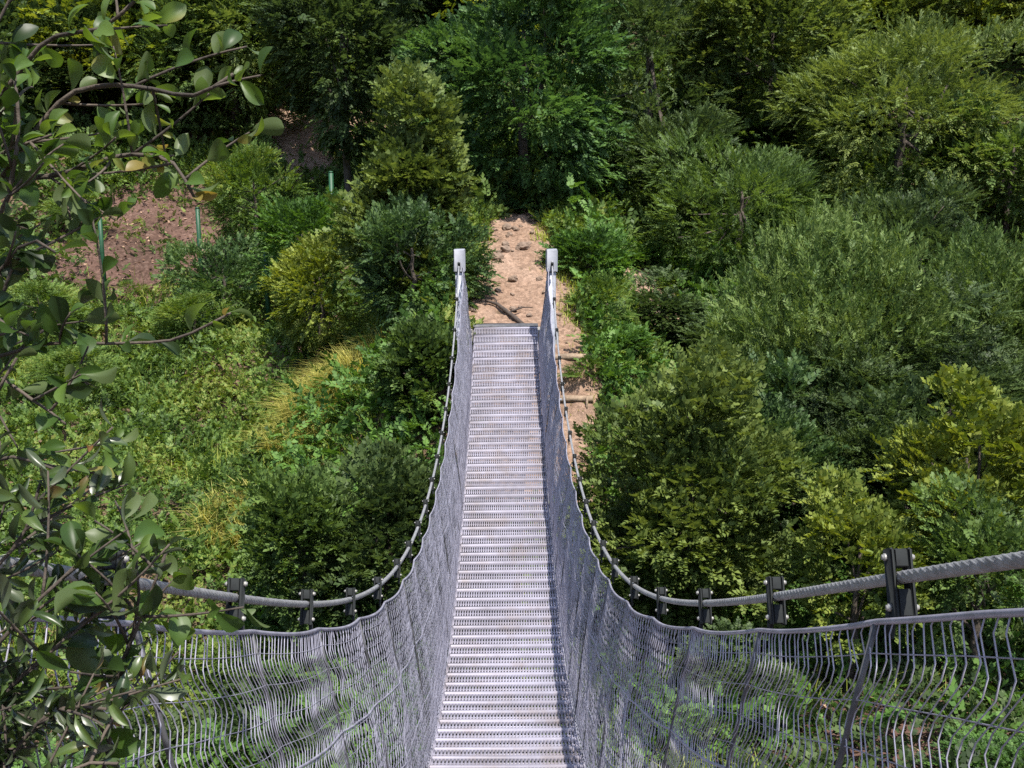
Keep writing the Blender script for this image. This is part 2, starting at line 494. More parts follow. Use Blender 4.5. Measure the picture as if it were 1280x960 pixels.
PITCHG = 0.2
def grating_mesh():
    """one step of the deck: solid nosing at the far edge, slotted tread, frame"""
    g = MB()
    w = 1.0
    g.box((0, 0.078, -0.003), (w, 0.036, 0.034), None, 0.004)       # raised nosing
    g.box((0, -0.088, -0.010), (w, 0.012, 0.028), None, 0.002)      # near edge bar
    g.box((0, -0.020, -0.0125), (w - 0.02, 0.006, 0.020))           # cross rod
    nb = 40
    for i in range(nb + 1):
        x = -w / 2 + 0.006 + (w - 0.012) * i / nb
        g.box((x, -0.0105, -0.012), (0.0138, 0.141, 0.024))
    for s in (-1, 1):
        g.box((s * (w / 2 + 0.004), -0.01, -0.012), (0.006, 0.17, 0.040), None, 0.001)
    V = np.concatenate(g.V)
    return mesh_np('grating', V, [np.concatenate(g.Q), np.concatenate(g.T)], M['grating'])


gme = grating_mesh()
# arc length placement
ya = np.linspace(-0.6, YD1, 3000)
za = deck_zf(ya)
s_arc = np.concatenate([[0], np.cumsum(np.hypot(np.diff(ya), np.diff(za)))])
ng = int(s_arc[-1] / PITCHG)
rg = R(4)
for i in range(ng):
    s = s_arc[-1] - (i + 0.5) * PITCHG
    y = float(np.interp(s, s_arc, ya)); z = float(np.interp(s, s_arc, za))
    sl = math.atan2(float(np.interp(s + 0.05, s_arc, za) - np.interp(s - 0.05, s_arc, za)), float(np.interp(s + 0.05, s_arc, ya) - np.interp(s - 0.05, s_arc, ya)))
    o = link('grating', gme, deck, (rg.uniform(-0.004, 0.004), y, z))
    o.rotation_euler = (sl + rg.uniform(-0.012, 0.012), 0, rg.uniform(-0.004, 0.004))

# landing plate on the far bank
mb = MB()
mb.box((0.0, YD1 + 0.13, float(deck_zf(YD1)) + 0.012), (1.04, 0.26, 0.02), None, 0.004)
mb.build('landing_plate', M['rod'], deck)


M['concrete'] = simple_mat('concrete', (0.26, 0.245, 0.225), rough=0.9, var=0.35, scale=5, bump=0.3)
mb = MB()
mb.box((0.0, YD1 + 0.16, float(deck_zf(YD1)) - 0.36), (1.7, 0.38, 0.62), None, 0.02)
mb.build('abutment', M['concrete'], bridge)

# handrail cables, clamps, hangers, netting
def rail_pt(s, y, dx=0.0, dz=0.0):
    y = np.asarray(y, dtype=float)
    return np.stack([np.full_like(y, s * (WR + dx)), y, rail_z(y) + dz], -1)


clampY = [0.55, 1.72]
for px in (957, 868, 815, 786):
    pass
d_list = [2.70, 3.66, 4.69, 5.7, 6.75]
yc = list(clampY) + [float(at(632, 757, d)[1]) for d in d_list]
while yc[-1] < YP - 0.6:
    yc.append(yc[-1] + 0.78)


def top_wire(s, y):
    """top edge of the net hangs in shallow scallops between the clamps"""
    y = np.asarray(y, dtype=float)
    c = np.array([-0.6] + yc + [YP])
    i = np.clip(np.searchsorted(c, y) - 1, 0, len(c) - 2)
    t = np.clip((y - c[i]) / (c[i + 1] - c[i]), 0, 1)
    L_ = (c[i + 1] - c[i])
    sag = 0.022 * L_ * 4 * t * (1 - t)
    tight = np.clip((y - 13.0) / 3, 0, 1)
    zz = rail_z(y) - np.interp(y, [0.9, 1.3, 1.8, 2.6], [0.062, 0.068, 0.088, 0.094]) - sag * 0.5 * (1 - 0.6 * tight)
    xx = s * (WR - 0.035 - 0.02 * tight - 0.018 * np.sin(t * PI))
    return np.stack([np.broadcast_to(xx, y.shape), y, zz], -1)


for s in (-1, 1):
    mb = MB()
    yy = np.linspace(Y0, YP, 160)
    mb.tube(rail_pt(s, yy), 0.0112, 12)
    yh = np.linspace(Y0, YP, 900)
    ch = rail_pt(s, yh)
    th = np.gradient(ch, axis=0); th /= np.linalg.norm(th, axis=1, keepdims=True)
    nh = np.cross(th, np.array([1.0, 0, 0])); xh = np.cross(nh, th)
    for k in range(7):                                  # laid strands of the wire rope
        ah = yh * 2 * PI / 0.17 + k * 2 * PI / 7
        mb.tube(ch + 0.0086 * (np.cos(ah)[:, None] * xh + np.sin(ah)[:, None] * nh), 0.0037, 6, False)
    rail = mb.build('handrail_cable', M['cable'], bridge, True)
    for y in yc:
        y = float(y)
        sl = float(np.polyval(np.polyder(cr), y))
        a = math.atan(sl)
        Mx = np.array([[1, 0, 0], [0, math.cos(a), -math.sin(a)], [0, math.sin(a), math.cos(a)]])
        c = rail_pt(s, np.array([y]))[0]
        mb = MB()
        # two cheek plates squeezed round the cable and a downward tongue carrying the net wire
        for dxx in (-0.0160, 0.0160):
            mb.box(c + Mx @ np.array([dxx, 0, -0.010]), (0.008, 0.038, 0.124), Mx, 0.003)
        mb.box(c + Mx @ np.array([0, 0, 0.034]), (0.0235, 0.035, 0.032), Mx, 0.002)
        mb.box(c + Mx @ np.array([0, 0, -0.044]), (0.0235, 0.035, 0.048), Mx, 0.002)
        mb.box(c + np.array([-s * 0.010, 0, -0.090]), (0.010, 0.030, 0.045), None, 0.002)
        mb.build('cable_clamp', M['dark_steel'], rail, False, c)
        for dz in (0.036, -0.052):
            mb = MB()
            q = c + Mx @ np.array([0, 0, dz])
            mb.tube([q + Mx @ np.array([-0.029, 0, 0]), q + Mx @ np.array([0.029, 0, 0])], 0.0048, 6)
            for e in (-1, 1):
                mb.tube([q + Mx @ np.array([e * 0.0202, 0, 0]), q + Mx @ np.array([e * 0.0258, 0, 0])], 0.0068, 6)
            mb.build('clamp_bolt', M['bolt'], rail, False, c)

    # hanger rods from clamp to deck edge
    net = link('mesh_side', None, bridge)
    for y in yc:
        mb = MB()
        t0 = top_wire(s, np.array([y]))[0]
        b0 = np.array([s * 0.515, y, float(deck_zf(y)) - 0.03])
        tt = np.linspace(0, 1, 8)[:, None]
        P = t0 + (b0 - t0) * tt + np.array([s * -0.02, 0, 0]) * np.sin(tt * PI)
        mb.tube(P, 0.0058, 6)
        mb.build('hanger_rod', M['rod'], net, True)

    # top wire, middle wires, toe wire
    mb = MB()
    yy = np.linspace(Y0, YP, 420)
    mb.tube(top_wire(s, yy), 0.0062, 6)
    mb.build('top_wire', M['wire'], net, True)

    def net_pt(y, f, jit=0.0):
        """f = 0 at the top wire, 1 at the deck edge; the sheet bellies and wrinkles a little"""
        y = np.asarray(y, dtype=float)
        t = top_wire(s, y)
        b = np.stack([np.full_like(y, s * 0.512), y, deck_zf(y) - 0.02], -1)
        f_ = np.asarray(f)[..., None]
        P = t + (b - t) * f_
        belly = np.sin(np.clip(f, 0, 1) * PI)
        wr = 0.017 * vnoise(y / 0.55, np.asarray(f) * 2.2 + 5, 17 + int(s)) + 0.016 * vnoise(y / 0.22, np.asarray(f) * 4.5 + 5, 27 + int(s))
        P[..., 0] += s * belly * (wr - 0.02)
        P[..., 1] += 0.03 * belly * vnoise(y / 0.8, np.asarray(f) * 3, 37 + int(s))
        return P

    mb = MB()
    yy = np.linspace(Y0, YP, 300)
    mb.tube(net_pt(yy, np.full_like(yy, 0.36) + 0.02 * vnoise(yy / 0.9, yy * 0, 3)), 0.0042, 5)
    mb.tube(net_pt(yy, np.full_like(yy, 0.68) + 0.02 * vnoise(yy / 0.9, yy * 0, 4)), 0.0034, 5)
    mb.tube(net_pt(yy, np.full_like(yy, 1.0)), 0.005, 5)
    mb.build('bracing_wire', M['wire'], net, True)

    # crimped wire netting: side by side zigzag strands, straight, slanted, straight, slanted back, tied by thin line wires
    hv, hd, amp = 0.030, 0.060, 0.027
    period = 2 * (hv + hd)
    mb = MB()
    rs = R(60 + int(s))
    yk = Y0
    nper = int(math.ceil(1.3 / period)) + 1
    sgn = 1
    while yk < YP:
        step = float(np.interp(yk, [1.5, 3.5, 6.0, 9.0, 13.0], [0.034, 0.032, 0.029, 0.027, 0.025]))
        yk += step
        hts, offs = [], []
        sgn = -sgn
        h = -rs.uniform(0, 0.022)
        for q in range(nper):
            hts += [h, h + hv, h + hv + hd, h + 2 * hv + hd]
            offs += [amp, amp, -amp, -amp] if (yk < 3.6 or sgn > 0) else [-amp, -amp, amp, amp]
            h += period
        hts = np.clip(np.array(hts), 0, None); offs = np.array(offs) * rs.uniform(0.85, 1.12, len(offs))
        Ht = float(rail_z(yk) - 0.10 - deck_zf(yk))
        f = hts / max(Ht, 0.4)
        keep = f <= 1.0
        f = f[keep]; offs = offs[keep]
        if len(f) < 3: continue
        rr = float(np.interp(yk, [1, 4, 9, 15], [0.0014, 0.0018, 0.0029, 0.0040]))
        mb.tube(net_pt(yk + offs, f), rr, 4 if yk < 5 else 3, False)
    yy = np.linspace(Y0, YP, 260)
    for q in range(1, 14):
        fq = (q * period / 2 - hd / 2) / np.clip(rail_z(yy) - 0.10 - deck_zf(yy), 0.5, 3)
        keep = fq < 0.99
        if keep.sum() > 4:
            mb.tube(net_pt(yy, np.clip(fq, 0, 1)), 0.0013, 3, False)
    mb.build('wire_netting', M['wire'], net, True)

# end posts
for (yp, far_end) in ((YP, True), (Y0, False)):
    for s in (-1, 1):
        zt = float(rail_z(yp)) + (0.16 if far_end else 0.14)
        x0 = s * WR
        gzb = float(terrain(x0, yp)) - 0.35
        mb = MB()
        mb.box((x0, yp + 0.09, (zt - 0.02 + gzb) / 2), (0.13, 0.13, zt - 0.02 - gzb), None, 0.008)
        mb.box((x0, yp + 0.09, gzb + 0.37), (0.34, 0.34, 0.03), None, 0.004)
        post = mb.build('anchor_post', M['galv'], bridge, False, (x0, yp, gzb))
        mb = MB()
        mb.box((x0, yp + 0.085, zt - 0.16), (0.172, 0.172, 0.34), None, 0.012)
        mb.build('post_cap', M['cap'], post, False, None).location = (-x0, -yp, -gzb)

# ------------------------------------------------------------------ foliage generators
def spray_template(rng, nl, leaf, width, spread=55, twist=25, lift=10):
    """a leafy twig one unit long along +X: kite-shaped folded leaves on both sides"""
    V, Q = [], []
    for i in range(nl):
        t = (i + 0.6) / nl
        side = 1 if i % 2 else -1
        a = math.radians(spread * (1 - 0.55 * t) + rng.uniform(-14, 14)) * side
        if i == nl - 1: a = rng.uniform(-0.15, 0.15)
        l = leaf * rng.uniform(0.75, 1.2) * (1.0 - 0.25 * t)
        w = l * width * rng.uniform(0.85, 1.15)
        b = np.array([t * 0.92, 0, 0.03 * math.sin(t * 3) - 0.10 * t * t])
        d = np.array([math.cos(a), math.sin(a), math.radians(lift) + rng.uniform(-0.35, 0.2)])
        d /= np.linalg.norm(d)
        up = np.array([rng.uniform(-0.4, 0.4), rng.uniform(-0.45, 0.45), 1.0])
        sd = np.cross(up, d); sd /= np.linalg.norm(sd)
        n = np.cross(d, sd)
        o = len(V)
        fold = w * rng.uniform(0.05, 0.35)
        V += [b, b + d * l * 0.45 + sd * w / 2 + n * fold, b + d * l - n * fold * 0.4, b + d * l * 0.45 - sd * w / 2 + n * fold]
        Q += [(o, o + 1, o + 2, o + 3)]
    return np.array(V), np.array(Q)


def place_sprays(templates, rng, pos, dirs, ups, size):
    """instances of the twig templates merged to one vertex and face array"""
    n = len(pos)
    X = dirs / (np.linalg.norm(dirs, axis=1, keepdims=True) + 1e-9)
    Y = np.cross(ups, X); Y /= np.linalg.norm(Y, axis=1, keepdims=True) + 1e-9
    Z = np.cross(X, Y)
    which = rng.randint(0, len(templates), n)
    Vs, Qs, off = [], [], 0
    for k, (tv, tq) in enumerate(templates):
        m = which == k
        c = int(m.sum())
        if not c: continue
        V = (tv[None, :, 0:1] * X[m][:, None, :] + tv[None, :, 1:2] * Y[m][:, None, :] + tv[None, :, 2:3] * Z[m][:, None, :]) * size[m][:, None, None] + pos[m][:, None, :]
        Qk = tq[None] + (np.arange(c) * len(tv))[:, None, None] + off
        Vs.append(V.reshape(-1, 3)); Qs.append(Qk.reshape(-1, 4))
        off += c * len(tv)
    return np.concatenate(Vs), np.concatenate(Qs)


def unit(v): return v / (np.linalg.norm(v, axis=-1, keepdims=True) + 1e-9)


def rand_dirs(rng, n, zbias=0.0):
    v = rng.normal(size=(n, 3)); v[:, 2] += zbias
    return unit(v)


SPR = {
    'broad': [spray_template(R(100 + i), 11, 0.34, 0.62) for i in range(6)],
    'fine': [spray_template(R(120 + i), 15, 0.22, 0.55, 60) for i in range(6)],
    'narrow': [spray_template(R(140 + i), 15, 0.30, 0.34, 45) for i in range(6)],
    'tuft': [spray_template(R(160 + i), 9, 0.46, 0.70, 75, lift=25) for i in range(6)],
    'frond': [spray_template(R(180 + i), 19, 0.20, 0.42, 62, lift=0) for i in range(6)],
}


def crown_arrays(rng, rx, ry, rz, nlobes, nsp, slen, kind, upb=0.25, flat=1.0, shape='round', lobe=0.42, zc=0.0, inner=0.12):
    """leafy crown centred on the local origin; boughs (lobes) leave gaps and shadows between them"""
    rad = np.array([rx, ry, rz])
    d = rand_dirs(rng, nlobes, 0.25)
    rr = rng.uniform(0.35, 0.86, nlobes) ** 0.7
    c = d * rr[:, None]
    if shape == 'cone':
        h = rng.uniform(-1, 0.95, nlobes) ; h = np.sort(h)
        wd = np.clip((1 - h) / 2, 0.06, 1) ** 0.75 * np.where(h < -0.7, 0.85, 1)
        a = rng.uniform(0, 2 * PI, nlobes)
        r_ = np.sqrt(rng.uniform(0.1, 1, nlobes)) * wd * 0.8
        c = np.stack([np.cos(a) * r_, np.sin(a) * r_, h], 1)
        d = unit(np.stack([np.cos(a), np.sin(a), np.full(nlobes, 0.25)], 1))
    if shape == 'dome':
        c[:, 2] = np.abs(c[:, 2]) * 1.5 - 0.75
    c = c * (1 + 0.22 * np.sin(3.1 * np.arctan2(c[:, 1], c[:, 0]) + rng.uniform(0, 6))[:, None]) + rng.normal(size=c.shape) * 0.07
    c = c * rad
    lr = lobe * rad.mean() * rng.uniform(0.4, 1.4, nlobes)
    if shape == 'cone':
        lr = lr * (0.55 + 0.6 * np.clip((1 - c[:, 2] / rz) / 2, 0, 1))
    w = lr ** 2; w /= w.sum()
    which = rng.choice(nlobes, nsp, p=w)
    n = rand_dirs(rng, nsp, 0.25)
    out = d[which]
    flip = (n * out).sum(1) < -0.35
    n[flip] *= -1
    rs = lr[which] * (1 - inner * 3 * rng.uniform(0, 1, nsp) ** 2) * rng.uniform(0.72, 1.12, nsp)
    pos = c[which] + n * rs[:, None] * np.array([1, 1, flat])
    dirs = unit(n * 0.75 + out * 0.5 + np.array([0, 0, upb]) + rng.normal(size=(nsp, 3)) * 0.35)
    ups = unit(np.array([0, 0, 1.0]) + n * 0.6 + rng.normal(size=(nsp, 3)) * 0.25)
    size = slen * rng.uniform(0.6, 1.3, nsp)
    V, Q = place_sprays(SPR[kind], rng, pos, dirs, ups, size)
    return V, Q, c, lr


def fountain_arrays(rng, rx, rz, nshoot, per, slen, kind='narrow', arch=0.9):
    """shrub of many arching shoots rising from the base (local origin at the crown middle)"""
    P_, D_, U_, S_ = [], [], [], []
    for i in range(nshoot):
        a = rng.uniform(0, 2 * PI)
        lean = rng.uniform(0.05, 1.0) ** 0.7
        top = np.array([math.cos(a) * rx * lean, math.sin(a) * rx * lean, rz * (1.0 - 0.75 * lean ** 2) * rng.uniform(0.75, 1.12)])
        base = np.array([math.cos(a) * rx * 0.25 * lean, math.sin(a) * rx * 0.25 * lean, -rz])
        mid = base * 0.4 + top * 0.6 + np.array([0, 0, rz * 0.35 * lean * arch])
        t = np.sort(rng.uniform(0.25, 1.0, per)) ** 0.8
        t[-1] = 1.0
        T = t[:, None]
        pts = base * (1 - T) ** 2 + 2 * mid * T * (1 - T) + top * T ** 2
        tan = unit(2 * (mid - base) * (1 - T) + 2 * (top - mid) * T)
        P_.append(pts + rng.normal(size=pts.shape) * 0.05 * rx)
        dd = unit(tan * 0.9 + rng.normal(size=pts.shape) * 0.45 + np.array([0, 0, 0.25]))
        dd[-1] = unit(tan[-1:] + np.array([[0, 0, 0.7]]))[0]
        D_.append(dd)
        U_.append(unit(np.array([0, 0, 1.0]) + rng.normal(size=pts.shape) * 0.5 + np.array([math.cos(a), math.sin(a), 0]) * 0.5))
        S_.append(slen * rng.uniform(0.6, 1.2, per))
    V, Q = place_sprays(SPR[kind], rng, np.concatenate(P_), np.concatenate(D_), np.concatenate(U_), np.concatenate(S_))
    return V, Q


def trunk_mb(rng, base, top, r0, lobes, nb=7, lean=0.15):
    """tapered trunk from base to crown with limbs running out to the boughs (local coordinates)"""
    mb = MB()
    n = 9
    t = np.linspace(0, 1, n)[:, None]
    P = base + (top - base) * t + np.concatenate([rng.normal(size=(n, 2)) * lean * 0.25, np.zeros((n, 1))], 1) * np.sin(t * PI)
    rad = r0 * (1 - 0.75 * t[:, 0]) + 0.008
    rad[0] *= 1.5
    mb.tube(P, rad, 8)
    idx = rng.choice(len(lobes), min(nb, len(lobes)), replace=False)
    for i in idx:
        e = lobes[i]
        k = rng.uniform(0.4, 0.95)
        st = base + (top - base) * k
        tt = np.linspace(0, 1, 6)[:, None]
        mid = (st + e) / 2 + rng.normal(size=3) * 0.12 * np.linalg.norm(e - st) - np.array([0, 0, 0.08]) * np.linalg.norm(e - st)
        Pb = st * (1 - tt) ** 2 + 2 * mid * tt * (1 - tt) + e * tt ** 2
        r1 = r0 * (1 - 0.75 * k) * 0.6
        mb.tube(Pb, r1 * (1 - 0.8 * tt[:, 0]) + 0.005, 5)
    return mb


SEED = [0]
def tree(name, cat, label, px, py, d, wpx, hpx, mat, kind='broad', nlobes=26, nsp=2200, slen=0.32, shape='round', flat=1.0, upb=0.25, lobe=0.42,
         depth=None, group=None, bark='bark', r0=None, fountain=None, inner=0.12, crown_name='crown', nb=7):
    """a tree or shrub whose crown covers about wpx x hpx half-sizes at depth d; it stands on the terrain under its crown"""
    SEED[0] += 1
    rng = R(1000 + SEED[0])
    c = at(px, py, d)
    rx = wpx / F_PX * d; rz = hpx / F_PX * d
    ry = depth or rx
    gz_ = float(terrain(c[0], c[1]))
    if cat == 'shrub' and not fountain and c[2] - rz > gz_ - 0.05:
        top = c[2] + rz
        rz = min((top - gz_ + 0.1) / 2, rz * 1.6)
        c[2] = top - rz
    base = np.array([c[0], c[1], gz_ - 0.08])
    root = thing(name, label, cat, base, group)
    off = c - base
    if fountain:
        V, Q = fountain_arrays(rng, rx, rz, fountain[0], fountain[1], slen, kind)
        lob = rng.normal(size=(8, 3)) * np.array([rx, rx, rz]) * 0.35
    else:
        V, Q, lob, lr = crown_arrays(rng, rx, ry, rz, nlobes, nsp, slen, kind, upb, flat, shape, lobe, inner=inner)
    lowest = gz_ - c[2] + 0.02
    V[:, 2] = np.where(V[:, 2] < lowest, lowest + (V[:, 2] - lowest) * 0.1, V[:, 2])
    o = link(crown_name, mesh_np(crown_name, V + off, [Q], M[mat]), root)
    r0 = r0 or 0.035 * max(rz, rx) + 0.02
    tb = trunk_mb(rng, np.zeros(3), off + np.array([0, 0, rz * 0.45]), r0, lob + off, nb)
    tb.build('trunk', M[bark], root, True)
    return root


# ------------------------------------------------------------------ trees on the far hillside
T = {}
T['centre'] = tree('broadleaf_tree', 'tree', 'green layered tree whose skirt hangs over the top of the sandy path', 655, 120, 22.6, 118, 172, 'lf_cool', 'broad', 56, 8000, 0.34, 'round', 0.55, 0.1, 0.34)
T['cone'] = tree('conical_tree', 'tree', 'small sunlit cone shaped tree left of the far bridge posts', 512, 205, 19.2, 80, 118, 'lf_olive', 'tuft', 34, 2600, 0.27, 'cone', 0.9, 0.4, 0.42)
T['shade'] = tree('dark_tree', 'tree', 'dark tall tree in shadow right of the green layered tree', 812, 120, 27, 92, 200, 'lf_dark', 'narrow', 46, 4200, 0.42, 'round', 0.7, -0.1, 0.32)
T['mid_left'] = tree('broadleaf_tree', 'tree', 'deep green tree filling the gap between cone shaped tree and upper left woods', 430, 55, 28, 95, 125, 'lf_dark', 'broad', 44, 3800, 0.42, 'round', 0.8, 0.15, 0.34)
T['speck'] = tree('broadleaf_tree', 'tree', 'small leaved grey green tree above the pale sandy bank', 290, 60, 32, 115, 100, 'lf_mid', 'fine', 46, 4600, 0.46, 'round', 0.8, 0.2, 0.34)
T['r_a'] = tree('olive_green_tree', 'tree', 'broad olive green tree crown high on the slope beyond the dark tree', 965, 85, 28, 125, 125, 'lf_olive', 'broad', 52, 6500, 0.34, 'round', 0.65, 0.15, 0.33)
T['r_b'] = tree('olive_green_tree', 'tree', 'wide olive green tree with drooping boughs and a deep shadow beneath', 1130, 165, 25, 165, 120, 'lf_olive', 'narrow', 58, 8000, 0.36, 'round', 0.6, -0.05, 0.32)
T['r_c'] = tree('olive_green_tree', 'tree', 'sunlit yellow tinged tree crown in the upper corner of the slope', 1200, 20, 31, 150, 120, 'lf_gold', 'broad', 52, 5000, 0.44, 'round', 0.7, 0.15, 0.33)
T['r_d'] = tree('light_green_tree', 'tree', 'light green loose tree leaning over the slope behind the arching shrub', 925, 290, 22.5, 98, 110, 'lf_mid', 'narrow', 40, 3600, 0.34, 'round', 0.75, 0.1, 0.35)
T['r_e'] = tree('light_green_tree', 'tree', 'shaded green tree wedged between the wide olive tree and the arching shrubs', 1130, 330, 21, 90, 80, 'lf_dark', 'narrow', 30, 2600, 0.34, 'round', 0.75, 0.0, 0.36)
T['r_f'] = tree('olive_green_tree', 'tree', 'small crowned olive tree filling the slope between two broad olive trees', 1075, 40, 31, 110, 105, 'lf_olive', 'fine', 44, 4400, 0.44, 'round', 0.65, 0.15, 0.34)
T['r_g'] = tree('light_green_tree', 'tree', 'light green tree at the right edge of the slope above the yellow tipped shrub', 1265, 225, 23, 85, 95, 'lf_mid', 'broad', 36, 3200, 0.34, 'round', 0.65, 0.1, 0.34)
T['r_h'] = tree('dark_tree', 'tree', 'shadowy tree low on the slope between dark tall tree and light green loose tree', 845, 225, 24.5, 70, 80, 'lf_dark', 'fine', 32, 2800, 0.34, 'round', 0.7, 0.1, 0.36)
T['foun'] = tree('arching_shrub', 'shrub', 'big shrub of upright arching pale tipped shoots right of the bridge', 1035, 445, 16.2, 150, 165, 'lf_shoot', 'narrow', slen=0.30, fountain=(240, 26))
T['foun2'] = tree('arching_shrub', 'shrub', 'arching green shrub with yellow tips at the right edge of the slope', 1235, 410, 17.0, 105, 115, 'lf_shoot', 'narrow', slen=0.30, fountain=(120, 22))
T['gold'] = tree('yellow_green_shrub', 'shrub', 'rounded yellow green shrub standing above the near right handrail', 1210, 585, 12.2, 80, 100, 'lf_gold', 'tuft', 30, 1900, 0.20, 'round', 0.8, 0.3, 0.40)
T['gold2'] = tree('yellow_green_shrub', 'shrub', 'low yellow green shrub seen just over the right handrail clamp', 1075, 690, 11.2, 75, 60, 'lf_gold', 'tuft', 22, 1200, 0.17, 'round', 0.8, 0.3, 0.42)
T['round'] = tree('round_shrub', 'shrub', 'large round olive shrub close against the right netting', 862, 615, 13.2, 132, 145, 'lf_olive', 'tuft', 60, 4800, 0.19, 'round', 0.9, 0.3, 0.30)
T['climb'] = tree('leafy_shrub', 'shrub', 'blue green leafy shrub between the round olive shrub and the arching shrub', 975, 590, 14.2, 60, 105, 'lf_blue', 'broad', 26, 1600, 0.22, 'round', 0.8, 0.2, 0.40)
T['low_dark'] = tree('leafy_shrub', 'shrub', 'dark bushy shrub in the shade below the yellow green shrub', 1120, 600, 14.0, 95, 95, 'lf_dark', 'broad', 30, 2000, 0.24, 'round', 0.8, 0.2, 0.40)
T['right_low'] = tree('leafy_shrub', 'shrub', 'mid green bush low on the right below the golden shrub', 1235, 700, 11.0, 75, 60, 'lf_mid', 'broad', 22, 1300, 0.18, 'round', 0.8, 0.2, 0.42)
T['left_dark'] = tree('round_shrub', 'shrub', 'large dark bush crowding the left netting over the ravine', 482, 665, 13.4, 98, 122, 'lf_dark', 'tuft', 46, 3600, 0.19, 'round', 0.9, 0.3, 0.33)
T['left_grey'] = tree('round_shrub', 'shrub', 'grey green bush in front of the sunny weeds left of the dark bush', 375, 650, 13.0, 58, 70, 'lf_mid', 'tuft', 26, 1700, 0.17, 'round', 0.9, 0.3, 0.40)
T['left_mid'] = tree('leafy_shrub', 'shrub', 'green bush pressed against the left side of the bridge halfway along', 528, 480, 16.2, 38, 80, 'lf_mid', 'tuft', 30, 2000, 0.20, 'round', 0.9, 0.3, 0.38)
T['post_left'] = tree('leafy_shrub', 'shrub', 'dense green bush directly beside the left far post', 515, 330, 18.0, 72, 60, 'lf_blue', 'broad', 30, 2000, 0.22, 'round', 0.8, 0.2, 0.40)
T['post_right'] = tree('leafy_shrub', 'shrub', 'bright low bush behind the right far post', 738, 330, 19.0, 40, 30, 'lf_bright', 'broad', 20, 1100, 0.22, 'round', 0.8, 0.2, 0.44)
T['scrub'] = tree('leafy_shrub', 'shrub', 'dry yellowish scrub beside the small sandy scar right of the path', 745, 395, 18.0, 42, 45, 'lf_cover', 'fine', 20, 1100, 0.20, 'round', 0.8, 0.2, 0.44)
T['orange'] = tree('yellow_green_shrub', 'shrub', 'orange tipped yellow green bush on the upper part of the green slope', 400, 350, 21.0, 55, 40, 'lf_gold', 'broad', 20, 1300, 0.22, 'round', 0.8, 0.2, 0.42)
T['bank'] = tree('leafy_shrub', 'shrub', 'pale sunlit bush below the pale sandy bank', 318, 232, 26.0, 50, 40, 'lf_cover', 'fine', 28, 2000, 0.28, 'round', 0.8, 0.2, 0.40)
T['bank2'] = tree('leafy_shrub', 'shrub', 'fresh green bush between the bare red slope and cone shaped tree', 385, 285, 22.5, 60, 48, 'lf_bright', 'broad', 24, 1600, 0.24, 'round', 0.8, 0.2, 0.42)
T['stakebush'] = tree('leafy_shrub', 'shrub', 'teal green bush around the green stakes', 280, 345, 24.0, 60, 40, 'lf_blue', 'broad', 22, 1400, 0.24, 'round', 0.8, 0.2, 0.42)
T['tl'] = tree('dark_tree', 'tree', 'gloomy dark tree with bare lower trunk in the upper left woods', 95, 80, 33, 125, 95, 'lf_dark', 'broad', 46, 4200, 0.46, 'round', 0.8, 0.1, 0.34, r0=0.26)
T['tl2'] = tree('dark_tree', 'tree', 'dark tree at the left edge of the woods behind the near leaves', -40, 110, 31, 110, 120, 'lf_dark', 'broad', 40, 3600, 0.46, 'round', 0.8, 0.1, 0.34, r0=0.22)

# backdrop wood: copies standing on the hill behind, each a tree of its own
rng = R(77)
src = ['centre', 'mid_left', 'r_a', 'r_c', 'shade', 'speck']
back = []
for row, (yb, x0, x1, n) in enumerate(((35.5, -17, 19, 11), (42, -24, 24, 13), (50, -30, 30, 14))):
    for i in range(n):
        x = x0 + (x1 - x0) * (i + 0.5) / n + rng.uniform(-0.8, 0.8)
        y = yb + rng.uniform(-1.6, 1.6)
        k = src[rng.randint(len(src))]
        s = rng.uniform(1.15, 1.6) * (1 + 0.12 * row)
        o = dup(T[k], (x, y, float(terrain(x, y)) - 0.3), rng.uniform(0, 6.28), s)
        o.name = 'woodland_tree'
        o['group'] = 'trees of the wood behind'
        o['label'] = 'tree of the closed wood covering the hill behind'
        o['category'] = 'tree'

# small bushes on the left slope and under the right hand trees
rng = R(78)
def small(keys, spots, group, label):
    for (px, py, d, s) in spots:
        k = keys[rng.randint(len(keys))]
        p_ = at(px, py, d)
        cr_ = [q for q in T[k].children if q.name.startswith('crown')][0]
        zmin = min(q[2] for q in cr_.bound_box)
        o = dup(T[k], (p_[0], p_[1], float(terrain(p_[0], p_[1])) - 0.12 - max(zmin, 0) * s * 0.7), rng.uniform(0, 6.28), (s * 1.15, s * 1.15, s * 0.7))
        o.name = 'low_bush'
        o['group'] = group; o['label'] = label; o['category'] = 'bush'


small(['scrub', 'bank'], [(110, 520, 20, .6), (330, 470, 20, .5), (235, 575, 17.5, .4), (430, 545, 17.5, .5), (60, 450, 23, .7), (245, 425, 22.5, .6), (90, 700, 14, .45), (315, 735, 13, .4), (165, 335, 26, .55), (225, 300, 28, .5), (110, 300, 28, .6)],
    'low bushes on the left slope', 'low green bush on the sunny weedy slope left of the bridge')
small(['scrub', 'post_right', 'low_dark'], [(790, 330, 22.5, .7), (830, 400, 20, .7), (850, 340, 22, .8), (770, 440, 17.5, .7), (730, 470, 16.5, .5), (860, 450, 17.5, .8), (820, 470, 16.5, .7), (900, 400, 19, .8), (1000, 700, 12, .5), (940, 760, 11, .5)],
    'low bushes right of the bridge', 'low green bush among the undergrowth right of the bridge')
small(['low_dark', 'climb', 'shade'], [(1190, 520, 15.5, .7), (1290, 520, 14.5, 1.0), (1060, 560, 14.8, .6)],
    'dark bushes in the shade', 'dark bush in the shade behind the rounded yellow green shrub')
